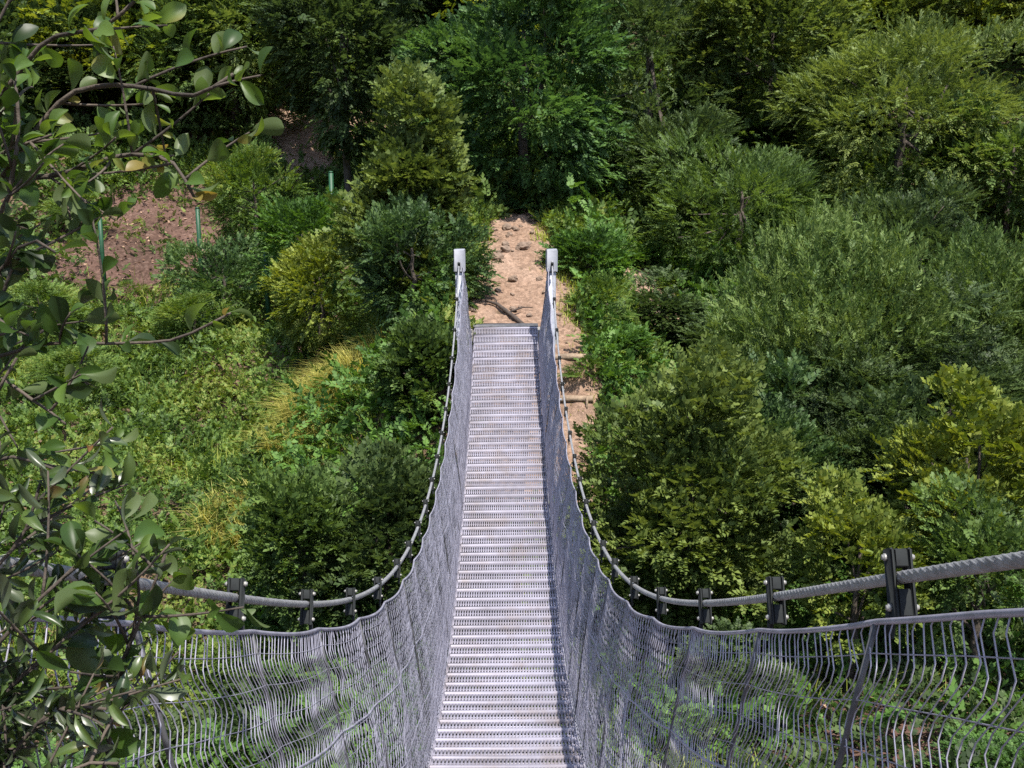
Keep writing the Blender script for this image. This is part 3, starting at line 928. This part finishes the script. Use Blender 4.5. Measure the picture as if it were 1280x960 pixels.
small(['bank2', 'left_grey', 'right_low'], [(1275, 780, 9.0, .4), (1010, 850, 8.8, .25), (320, 860, 8.5, .35), (200, 820, 9.5, .4), (60, 800, 9.5, .6), (130, 930, 7.5, .35)],
    'bushes behind the netting', 'leafy bush on the ravine floor seen through the wire netting')

# ------------------------------------------------------------------ ground cover, grass, litter (uncountable)
def scatter(rng, n, x0, x1, y0, y1, dens=None):
    x = rng.uniform(x0, x1, n); y = rng.uniform(y0, y1, n)
    keep = ~((np.abs(x - np.interp(y, [14, 17, 19], [0.42, 0.40, 0.22])) < np.interp(y, [14.5, 17, 19, 22.5], [1.08, 1.08, 0.8, 0.45]) + 0.3 * vnoise(y / 0.5, np.sign(x) * 3, 9)) & (y > 14.5) & (y < 22.5))
    if dens is not None:
        keep &= rng.uniform(0, 1, n) < dens(x, y)
    x, y = x[keep], y[keep]
    return x, y, terrain(x, y)


def bare(x, y):
    b = np.zeros_like(x)
    for (cx, cy, rx, ry) in ((-9.7, 28.0, 3.2, 3.4), (-8.6, 22.6, 1.3, 1.0), (-6.0, 33.0, 1.5, 2.3), (3.0, 20.9, 0.9, 1.5), (4.3, 9.6, 2.7, 1.6), (-4.6, 23.5, 1.1, 0.9)):
        b = np.maximum(b, (0.62 if cy < 12 else 1.0) * np.clip(1.6 - 1.5 * ((x - cx) ** 2 / rx ** 2 + (y - cy) ** 2 / ry ** 2), 0, 1))
    return b


rng = R(5)
x, y, z = scatter(rng, 190000, -13, 10, 4.5, 33, lambda x, y: (0.80 + 0.45 * vnoise(x / 1.1, y / 1.1, 81)) * (1 - 0.93 * bare(x, y)))
n = len(x)
hgt = 0.30 + 0.26 * vnoise(x / 0.8, y / 0.8, 82)
pos = np.stack([x, y, z + rng.uniform(-0.02, 0.9, n) * np.clip(hgt, 0.05, 1)], 1)
gd = unit(rand_dirs(rng, n) + np.array([0, -0.1, 0.55])); gu = unit(np.array([0, 0, 1.0]) + rng.normal(size=(n, 3)) * 0.45); gs = rng.uniform(0.13, 0.31, n)
low = y < 11.8 + 1.2 * vnoise(x / 1.4, y / 1.4, 87)  # ravine floor weeds get darker leaf colours that paint in the shade
for (sel, mt, lab) in ((~low, 'lf_cover', 'low leafy weeds spreading over the sunny slopes of the ravine'), (low, 'lf_dark', 'low weeds on the ravine floor behind the near netting, shade painted into their green')):
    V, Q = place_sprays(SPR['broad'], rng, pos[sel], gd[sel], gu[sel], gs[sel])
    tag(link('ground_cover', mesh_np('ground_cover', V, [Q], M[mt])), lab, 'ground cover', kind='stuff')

# leafy tangle between the shrubs right of the bridge and beside the deck on the left
rng = R(52)
x, y, z = scatter(rng, 34000, -3.6, 10, 9, 24, lambda x, y: np.where((x > 1.2) | ((x < -0.95) & (y < 18)), 0.75 + 0.5 * vnoise(x / 0.9, y / 0.9, 88), 0) * (1 - bare(x, y)) * np.where((x > 0.8) & (x < 3.3) & (y > 16.5), 0.35, 1))
n = len(x)
pos = np.stack([x, y, z + rng.uniform(0.0, 1.0, n) * np.clip(0.55 + 0.7 * vnoise(x / 1.1, y / 1.1, 89), 0.05, 2)], 1)
V, Q = place_sprays(SPR['broad'], rng, pos, unit(rand_dirs(rng, n) + np.array([0, -0.2, 0.45])), unit(np.array([0, 0, 1.0]) + rng.normal(size=(n, 3)) * 0.45), rng.uniform(0.16, 0.40, n))
tag(link('undergrowth', mesh_np('undergrowth', V, [Q], M['lf_bright'])), 'fresh green tangle filling the spaces between the shrubs by the bridge', 'undergrowth', kind='stuff')

# taller undergrowth beneath the trees
rng = R(51)
x, y, z = scatter(rng, 42000, -20, 22, 20, 46, lambda x, y: np.clip((y - 21) / 5 + 0.4 * vnoise(x / 1.5, y / 1.5, 85), 0, 1) * (1 - bare(x, y)) * np.where((x > -9) & (x < -2.2) & (y < 28), 0.2, 1))
n = len(x)
pos = np.stack([x, y, z + rng.uniform(0.0, 1.0, n) * np.clip(0.7 + 0.7 * vnoise(x / 1.3, y / 1.3, 86), 0.1, 2)], 1)
V, Q = place_sprays(SPR['broad'], rng, pos, unit(rand_dirs(rng, n) + np.array([0, -0.25, 0.35])), unit(np.array([0, 0, 1.0]) + rng.normal(size=(n, 3)) * 0.45), rng.uniform(0.25, 0.55, n))
tag(link('undergrowth', mesh_np('undergrowth', V, [Q], M['lf_mid'])), 'tangled leafy undergrowth beneath the hillside trees', 'undergrowth', kind='stuff')


def blades(rng, x, y, z, lo, hi, wid, bend):
    n = len(x)
    a = rng.uniform(0, 2 * PI, n)
    h = rng.uniform(lo, hi, n)
    d = np.stack([np.cos(a), np.sin(a), np.zeros(n)], 1)
    sd = np.stack([-np.sin(a), np.cos(a), np.zeros(n)], 1)
    b = np.stack([x, y, z - 0.02], 1)
    bb = bend * rng.uniform(0.3, 1.3, n)
    m = b + d * (h * bb * 0.35)[:, None] + np.array([0, 0, 1.0]) * (h * 0.62)[:, None]
    t = b + d * (h * bb)[:, None] + np.array([0, 0, 1.0]) * (h * (1.0 - 0.35 * bb))[:, None]
    w = (wid * rng.uniform(0.7, 1.3, n))[:, None]
    V = np.stack([b - sd * w, b + sd * w, m + sd * w * 0.8, m - sd * w * 0.8, t], 1).reshape(-1, 3)
    o = np.arange(n)[:, None] * 5
    return V, np.array([[0, 1, 2, 3]]) + o, np.array([[3, 2, 4]]) + o


x, y, z = scatter(rng, 60000, -11, 6, 8, 27, lambda x, y: np.clip(0.15 + 1.1 * vnoise(x / 1.7, y / 1.7, 91) + 0.9 * np.exp(-((x + 4.0) ** 2 / 3.0 + (y - 16.2) ** 2 / 6.0)), 0, 1) * (1 - 0.9 * bare(x, y)))
V, q4, t3 = blades(rng, x, y, z, 0.22, 0.55, 0.007, 0.55)
tag(link('grass', mesh_np('grass', V, [q4, t3], M['lf_grass'])), 'long yellow green grass between the weeds on the slopes', 'grass', kind='stuff')

rng = R(93)
v = rng.uniform(0.1, 0.95, 2600); sd_ = rng.choice([-1, 1], 2600) * (1.0 + rng.normal(size=2600) * 0.16)
clump = vnoise(v * 14, np.sign(sd_) * 5, 94) > -0.1
x, y = path_pts(sd_[clump], v[clump])
V, q4, t3 = blades(rng, x, y, terrain(x, y), 0.10, 0.26, 0.006, 0.8)
tag(link('grass', mesh_np('grass', V, [q4, t3], M['lf_grass'])), 'short grass creeping in along both edges of the sandy path', 'grass', kind='stuff')

# the straw coloured tussock left of the bridge and a smaller one
def tussock(px, py, d, n, r, h, label):
    rng = R(int(px))
    c = at(px, py, d)
    g0 = float(terrain(c[0], c[1]))
    a = rng.uniform(0, 2 * PI, n); rr = r * np.sqrt(rng.uniform(0, 1, n)) 
    V, q4, t3 = blades(rng, np.cos(a) * rr, np.sin(a) * rr, terrain(c[0] + np.cos(a) * rr, c[1] + np.sin(a) * rr) - g0, h * 0.5, h, 0.008, 0.9)
    o = link('grass_tussock', mesh_np('grass_tussock', V, [q4, t3], M['lf_straw']), None, (c[0], c[1], g0))
    tag(o, label, 'grass tussock')


tussock(405, 465, 18.4, 2600, 0.62, 1.05, 'straw yellow grass tussock on the green slope left of the bridge')
tussock(440, 440, 18.6, 1900, 0.6, 0.8, 'yellow green grass tussock right of the largest straw yellow one')
tussock(370, 500, 17.6, 1700, 0.6, 0.7, 'yellow green grass tussock just below the largest straw yellow one')
tussock(300, 640, 15.6, 1500, 0.6, 0.7, 'smaller yellow grass tussock lower on the slope towards the dark bush')

# dry leaves on bare earth
x, y, z = scatter(R(6), 26000, -14, 7, 4.5, 33, lambda x, y: np.clip(bare(x, y) + 0.06, 0, 1))
n = len(x); rng = R(8)
ld = rand_dirs(rng, n); ld[:, 2] *= 0.3; ld = unit(ld)
up = unit(np.array([0, 0, 1.0]) + rng.normal(size=(n, 3)) * 0.4)
one = [(np.array([[0, 0, 0], [0.5, 0.28, 0.1], [1, 0, 0.02], [0.5, -0.28, 0.1]]), np.array([[0, 1, 2, 3]]))]
V, Q = place_sprays(one, rng, np.stack([x, y, z + 0.07], 1), ld, up, rng.uniform(0.05, 0.12, n))
tag(link('leaf_litter', mesh_np('leaf_litter', V, [Q], M['litter'])), 'dry fallen leaves scattered on the bare earth', 'leaf litter', kind='stuff')

# ------------------------------------------------------------------ path details
def rock_mesh(seed, sx, sy, sz):
    import bmesh
    rng = R(seed)
    bm = bmesh.new()
    bmesh.ops.create_icosphere(bm, subdivisions=3, radius=1.0)
    pl = [(unit(rng.normal(size=3)), rng.uniform(0.55, 0.9)) for _ in range(11)]
    for v in bm.verts:
        p_ = np.array(v.co)
        for nrm, dd in pl:
            k = p_ @ nrm
            if k > dd: p_ = p_ - nrm * (k - dd) * 0.9
        p_ = p_ * (1 + 0.05 * rng.normal())
        v.co = (p_[0] * sx, p_[1] * sy, p_[2] * sz)
    me = bpy.data.meshes.new('rock'); bm.to_mesh(me); bm.free()
    me.materials.append(M['rock'])
    return me


rks = [rock_mesh(i, 0.13, 0.10, 0.08) for i in range(4)]
rng = R(14)
for i in range(60):
    v = rng.uniform(0.14, 0.70)
    u = rng.uniform(-0.95, 0.95)
    x, y = path_pts(np.array([u]), np.array([v]))
    x, y = float(x[0]), float(y[0])
    o = link('path_rock', rks[i % 4], None, (x, y, float(terrain(x, y)) + 0.05))
    k = rng.choice([0.3, 0.45, 0.6, 0.8, 1.1], p=[.35, .3, .2, .1, .05]) * rng.uniform(0.85, 1.15)
    o.scale = (k, k, k); o.rotation_euler = (rng.uniform(-.3, .3), rng.uniform(-.3, .3), rng.uniform(0, 6.28))
    tag(o, 'sandy stone lying loose on the eroded path', 'rock', 'stones on the path')

# dark branch lying across the path
mb = MB()
a = at(613, 386, 17.6); b = at(634, 388, 17.4); c = at(655, 405, 17.0)
pts = []
for (px, py, d) in ((606, 384, 17.7), (622, 385, 17.6), (635, 389, 17.4), (645, 396, 17.2), (656, 407, 16.95)):
    q = at(px, py, d); q[2] = float(terrain(q[0], q[1])) + 0.09; pts.append(q)
pts = np.array(pts)
mb.tube(pts, [0.018, 0.03, 0.036, 0.04, 0.034], 7)
mb.tube([pts[2], pts[2] + np.array([0.25, 0.12, 0.07]), pts[2] + np.array([0.42, 0.15, 0.06])], [0.02, 0.014, 0.006], 5)
mb.tube([pts[1], pts[1] + np.array([-0.05, 0.22, 0.08])], [0.015, 0.006], 5)
tag(mb.build('fallen_branch', M['deadwood'], None, True, pts[2]), 'dark crooked branch lying across the sandy path', 'branch')

# two timber steps beside the right netting
for i, (px, py, d, lab) in enumerate(((713, 424, 16.4, 'upper timber step set in the sand beside the right netting'), (713, 442, 16.0, 'lower timber step below the other one beside the right netting'))):
    c = at(px, py, d); 
    zt = float(terrain(c[0], c[1]))
    mb = MB()
    yy = np.linspace(-0.36, 0.36, 9)
    mb.tube(np.stack([yy, 0.01 * np.sin(yy * 9), 0.006 * np.cos(yy * 14)], 1), 0.055, 9)
    for s in (-0.26, 0.26):
        mb.tube([(s, -0.065, -0.25), (s, -0.065, 0.05)], 0.02, 6)
    o = mb.build('timber_step', M['timber'], None, True)
    o.location = (c[0], c[1], zt + 0.05)
    tag(o, lab, 'step')

# green stakes on the left slope
for (px, py, d, h, lab) in ((131, 345, 25.5, 1.5, 'green stake standing before the bare red slope, the one nearest the left woods'),
                            (251, 330, 25.5, 1.35, 'green stake at the foot of the bare red slope beside the teal bush'),
                            (334, 370, 23.5, 0.95, 'short green stake between the teal bush and orange tipped bush'),
                            (415, 275, 24.5, 1.1, 'green stake beside the fresh green bush near the cone shaped tree')):
    c = at(px, py, d)
    g0 = float(terrain(c[0], c[1]))
    h = max(h, c[2] + (h) - g0)
    mb = MB()
    mb.tube([(0, 0, -0.2), (0.01, 0, h * 0.5), (0.02, 0.01, h)], 0.055, 8)
    mb.tube([(0.02, 0.01, h), (0.021, 0.01, h + 0.03)], [0.06, 0.045], 8)
    tag(link('green_stake', mesh_np('green_stake', np.concatenate(mb.V), [np.concatenate(mb.Q), np.concatenate(mb.T)], M['stake'], True), None, (c[0], c[1], g0)), lab, 'stake')

# ------------------------------------------------------------------ near oak branches at the left
def leaf_shape(wide=1.0, curl=0.16, fold=0.14, twist=0.0, seed=0):
    """obovate leaf one unit long along +X, folded on its midrib, tip curling down, edge a little wavy"""
    rng = R(seed)
    prof = [(0.0, 0.03), (0.10, 0.06), (0.18, 0.22), (0.32, 0.38), (0.48, 0.5), (0.64, 0.53), (0.78, 0.47), (0.89, 0.32), (0.96, 0.15), (1.0, 0.02)]
    V, Q = [], []
    for (t, w) in prof:
        w *= wide
        zc = 0.10 * math.sin(t * 2.6) - curl * t * t
        yc_ = 0.05 * math.sin(t * 3 + seed)
        for k, (f, q) in enumerate(((-0.5, 1.0), (-0.25, 0.36), (0, 0), (0.25, 0.36), (0.5, 1.0))):
            e = rng.uniform(-0.03, 0.03) if abs(f) == 0.5 else 0
            tw_ = twist * t * f * w
            V.append((t + 0.1 * abs(f) * w, yc_ + f * w * (1 + e), zc + fold * w * q + tw_ + e * 0.6))
    for i in range(len(prof) - 1):
        for j in range(4):
            a = i * 5 + j
            Q.append((a, a + 5, a + 6, a + 1))
    return np.array(V), np.array(Q)


LEAVES = {'oval': [leaf_shape(w_, c_, f_, t_, i) for i, (w_, c_, f_, t_) in enumerate(((1.0, 0.12, 0.12, 0.3), (1.1, 0.3, 0.2, -0.3), (0.85, 0.05, 0.3, 0.5), (1.15, 0.45, 0.08, 0.0), (0.7, 0.2, 0.45, 0.8), (0.95, -0.1, 0.25, -0.6)))],
          'slim': [leaf_shape(w_, c_, f_, t_, 20 + i) for i, (w_, c_, f_, t_) in enumerate(((0.55, 0.15, 0.2, 0.4), (0.65, 0.35, 0.3, -0.5), (0.5, 0.0, 0.4, 0.7), (0.75, 0.25, 0.1, 0.2), (0.42, 0.5, 0.3, -0.3)))]}


def branch_plant(name, label, cat, base, branches, seed, leaf_len=0.045, dens=1.0, ups=0.5, shape='oval'):
    """branches: list of (points [(px, py, d)...], r0, leaves per decimetre, twig count)"""
    rng = R(seed)
    root = thing(name, label, cat, base)
    lp, ld, lu, ls = [], [], [], []
    stems = []
    for (pts, r0, ntw) in branches:
        P = np.array([at(*q) for q in pts])
        seg = np.concatenate([[0], np.cumsum(np.linalg.norm(np.diff(P, axis=0), axis=1))])
        n = max(8, int(seg[-1] / 0.03))
        s = np.linspace(0, seg[-1], n)
        S = np.stack([interp_smooth(s, seg, P[:, k]) for k in range(3)], 1)
        S += np.cumsum(rng.normal(size=S.shape) * 0.0012, axis=0)
        mb = MB()
        mb.tube(S, r0 * 0.55 * (1 - 0.8 * s / seg[-1]) + 0.0012, 7)
        tw = [(S, 0.25)]
        for k in range(ntw):
            i = rng.randint(int(n * 0.15), n - 1)
            t = unit(S[min(i + 1, n - 1)] - S[i - 1])
            d = unit(t * 0.7 + unit(rng.normal(size=3)) * 0.8 + np.array([0, 0, 0.15]))
            L_ = rng.uniform(0.06, 0.17)
            m = 7
            tt = np.linspace(0, 1, m)[:, None]
            Pt = S[i] + d * L_ * tt + unit(rng.normal(size=3)) * 0.02 * tt ** 2
            mb.tube(Pt, 0.0016 * (1 - 0.6 * tt[:, 0]) + 0.0006, 5)
            tw.append((Pt, 0.0))
        stems.append(mb)
        for (C, skip) in tw:
            L_ = np.linalg.norm(np.diff(C, axis=0), axis=1).sum()
            k = max(4, int(L_ / 0.016 * dens))
            if skip: k = int(k * 0.5)
            f = rng.uniform(skip, 1, k); f[-1] = 1.0
            i0 = np.clip((f * (len(C) - 1)).astype(int), 0, len(C) - 2)
            p0 = C[i0] + (C[i0 + 1] - C[i0]) * (f * (len(C) - 1) - i0)[:, None]
            t = unit(C[i0 + 1] - C[i0])
            side = unit(np.cross(t, rng.normal(size=(k, 3))))
            dd = unit(t * 0.55 + side * rng.uniform(0.5, 1.0, (k, 1)) + np.array([0, 0, 0.1]))
            lp.append(p0); ld.append(dd)
            lu.append(unit(np.array([0, 0, 1.0]) * ups + rng.normal(size=(k, 3)) * 0.55 + side * 0.2))
            ls.append(leaf_len * rng.uniform(0.45, 1.3, k))
    lp, ld, lu, ls = map(np.concatenate, (lp, ld, lu, ls))
    V, Q = place_sprays(LEAVES[shape], rng, lp, ld, lu, ls)
    b = np.asarray(base, dtype=float)
    link('leaves', mesh_np('leaves', V - b, [Q], M['lf_slim' if shape == 'slim' else 'lf_near'], True), root)
    for mb in stems:
        mb.V = [v - b for v in mb.V]
        mb.build('branch', M['bark'], root, True)
    return root


gb = lambda x, y: np.array([x, y, float(terrain(x, y))])
oak_base = gb(-1.5, 0.9)
tr = [(-330, 560, 1.7), (-250, 420, 1.6)]
oak = branch_plant('holm_oak', 'near evergreen oak with rounded glossy leaves overhanging the left edge', 'tree', oak_base, [
    ([(-330, 430, 1.55), (-60, 230, 1.5), (20, 110, 1.45), (60, 60, 1.42), (130, 45, 1.4), (170, 15, 1.38)], 0.010, 8),
    ([(-330, 470, 1.55), (-80, 330, 1.5), (10, 220, 1.45), (90, 130, 1.42), (180, 120, 1.38), (250, 130, 1.36), (300, 105, 1.34)], 0.010, 9),
    ([(10, 225, 1.45), (90, 215, 1.42), (160, 195, 1.4), (215, 205, 1.38), (245, 255, 1.36)], 0.006, 9),
    ([(-200, 440, 1.5), (-40, 330, 1.42), (10, 250, 1.38), (25, 170, 1.36), (20, 100, 1.36)], 0.008, 12),
    ([(-250, 520, 1.5), (-60, 470, 1.42), (60, 432, 1.4), (150, 432, 1.38), (215, 428, 1.36), (285, 398, 1.34)], 0.004, 9),
    ([(-200, 480, 1.45), (-60, 400, 1.38), (10, 340, 1.34), (40, 310, 1.32), (70, 325, 1.3)], 0.005, 4),
    ([(-60, 470, 1.42), (10, 480, 1.38), (50, 510, 1.36), (85, 535, 1.34)], 0.004, 3),
    ([(-200, 620, 1.45), (-40, 590, 1.4), (20, 570, 1.36), (70, 585, 1.34)], 0.005, 4),
    ([(-260, 300, 1.5), (-100, 160, 1.48), (-10, 60, 1.45), (30, -20, 1.44)], 0.006, 11),
    ([(-260, 400, 1.5), (-120, 300, 1.46), (-30, 230, 1.42), (20, 190, 1.4), (70, 175, 1.38)], 0.006, 12),
    ([(-260, 560, 1.45), (-120, 480, 1.42), (-40, 420, 1.38), (0, 380, 1.36), (25, 330, 1.34)], 0.006, 6),
    ([(-260, 660, 1.45), (-140, 600, 1.42), (-60, 540, 1.38), (-10, 500, 1.36), (20, 450, 1.34)], 0.006, 6),
], 501, 0.037)
mb = MB()
q0 = oak_base - oak_base
k1 = at(-330, 560, 1.7) - oak_base; k2 = at(-330, 430, 1.55) - oak_base; k3 = at(-330, 60, 1.6) - oak_base; 
mb.tube(np.array([q0 - np.array([0, 0, 0.1]), q0 * 0.5 + k1 * 0.5 + np.array([0.04, 0, 0]), k1, k2, k3, k3 + np.array([0, 0.1, 0.6])]), [0.075, 0.06, 0.052, 0.046, 0.032, 0.015], 10)
for (a_, b_) in ((at(-250, 520, 1.5), 0.008), (at(-200, 440, 1.5), 0.008), (at(-200, 480, 1.45), 0.006), (at(-200, 620, 1.45), 0.006)):
    mb.tube(np.array([k1 * 0.6 + k2 * 0.4, (k1 + a_ - oak_base) / 2, a_ - oak_base]), b_ + 0.002, 6)
mb.build('trunk', M['bark_pale'], oak, True)

rng = R(611)  # added canopy above the frame, unseen, placed sunward to shade the left foreground
nsp = 620
lob = np.stack([rng.uniform(-1.9, -0.25, 26), rng.uniform(-1.3, 1.1, 26), rng.uniform(0.75, 2.3, 26)], 1)
lob = lob[(lob[:, 2] > 0.55 + 0.22 * np.clip(lob[:, 1], 0, 9))]
wl = rng.randint(0, len(lob), nsp)
nn = rand_dirs(rng, nsp)
V, Q = place_sprays(SPR['broad'], rng, lob[wl] + nn * rng.uniform(0.12, 0.32, (nsp, 1)), unit(nn + np.array([0, 0, 0.1])), unit(np.array([0, 0, 1.0]) + rng.normal(size=(nsp, 3)) * 0.4), rng.uniform(0.10, 0.18, nsp))
V[:, 2] = np.maximum(V[:, 2], 0.42 + 0.2 * np.clip(V[:, 1], 0, 9))
link('crown', mesh_np('crown', V - oak_base, [Q], M['lf_near']), oak)
mb = MB()
for q in lob[:14]:
    e = q - oak_base
    mb.tube(np.array([k3, (k3 + e) / 2 + np.array([-0.1, 0, 0.12]), e]), [0.02, 0.012, 0.004], 5)
mb.build('limbs', M['bark_pale'], oak, True)  # limbs carrying the added shade canopy, also out of view

sap_base = gb(-0.95, 1.35)
branch_plant('oak_sapling', 'young oak sapling with big rounded leaves rising before the left netting', 'sapling', sap_base, [
    ([(-130, 1500, 1.5), (40, 1150, 1.42), (140, 930, 1.36), (150, 850, 1.33), (185, 770, 1.3), (216, 690, 1.28)], 0.006, 5),
    ([(150, 850, 1.33), (165, 790, 1.3), (172, 740, 1.28), (168, 700, 1.27)], 0.003, 3),
    ([(140, 930, 1.36), (100, 860, 1.33), (120, 790, 1.3)], 0.003, 4),
], 502, 0.048, 0.8, 0.25)
shrub_base = gb(-1.15, 1.0)
branch_plant('leafy_shrub', 'dense shrub with narrow shining leaves filling the lower left corner', 'shrub', shrub_base, [
    ([(-320, 1200, 1.3), (-140, 900, 1.3), (-40, 740, 1.3), (20, 660, 1.3), (40, 600, 1.3)], 0.007, 13),
    ([(-320, 1250, 1.3), (-120, 950, 1.28), (0, 800, 1.26), (70, 730, 1.25), (110, 690, 1.25)], 0.007, 22),
    ([(-300, 1300, 1.3), (-100, 1000, 1.28), (0, 860, 1.27), (70, 800, 1.26), (120, 760, 1.26)], 0.006, 24),
    ([(-300, 1400, 1.25), (-60, 1050, 1.25), (20, 930, 1.24), (70, 880, 1.23), (130, 880, 1.22)], 0.006, 24),
    ([(-300, 1500, 1.2), (-40, 1120, 1.2), (40, 1000, 1.2), (100, 950, 1.2), (150, 945, 1.2)], 0.006, 22),
    ([(-320, 1150, 1.3), (-160, 860, 1.32), (-60, 680, 1.32), (0, 600, 1.32), (10, 540, 1.32)], 0.006, 9),
], 503, 0.038, 1.5, 0.3, 'slim')

# ------------------------------------------------------------------ light and camera
SUN_EL, SUN_AZ = math.radians(66), math.radians(156)     # azimuth from +Y towards +X: the sun stands high behind the camera, a little to the right
w = bpy.data.worlds.new('World')
sc.world = w
w.use_nodes = True
nt = w.node_tree
nt.nodes.clear()
sky = nt.nodes.new('ShaderNodeTexSky')
sky.sky_type = 'NISHITA'
sky.sun_disc = False
sky.sun_elevation = SUN_EL
sky.sun_rotation = SUN_AZ
bg = nt.nodes.new('ShaderNodeBackground')
bg.inputs['Strength'].default_value = 0.145
wo = nt.nodes.new('ShaderNodeOutputWorld')
nt.links.new(sky.outputs[0], bg.inputs[0]); nt.links.new(bg.outputs[0], wo.inputs[0])

sl = bpy.data.lights.new('sun', 'SUN')
sl.energy = 4.4
sl.angle = math.radians(0.53)
sl.color = (1.0, 0.95, 0.87)
so = link('sun', sl)
from mathutils import Vector
d = Vector((math.cos(SUN_EL) * math.sin(SUN_AZ), math.cos(SUN_EL) * math.cos(SUN_AZ), math.sin(SUN_EL)))
so.rotation_euler = d.to_track_quat('Z', 'Y').to_euler()
so.location = (20, 10, 40)

cam = bpy.data.cameras.new('camera')
cam.sensor_width = 36.0
cam.lens = 36.0 * F_PX / 1280.0
cam.clip_start = 0.05
cam.clip_end = 600
co = link('camera', cam)
co.rotation_euler = (PI / 2 - PITCH, 0, -YAW)
sc.camera = co

sc.view_settings.view_transform = 'Standard'
sc.view_settings.look = 'None'
sc.view_settings.exposure = 0.95
sc.view_settings.gamma = 1.0
sc.cycles.max_bounces = 6
sc.cycles.transmission_bounces = 4
sc.cycles.diffuse_bounces = 4
sc.cycles.use_denoising = False
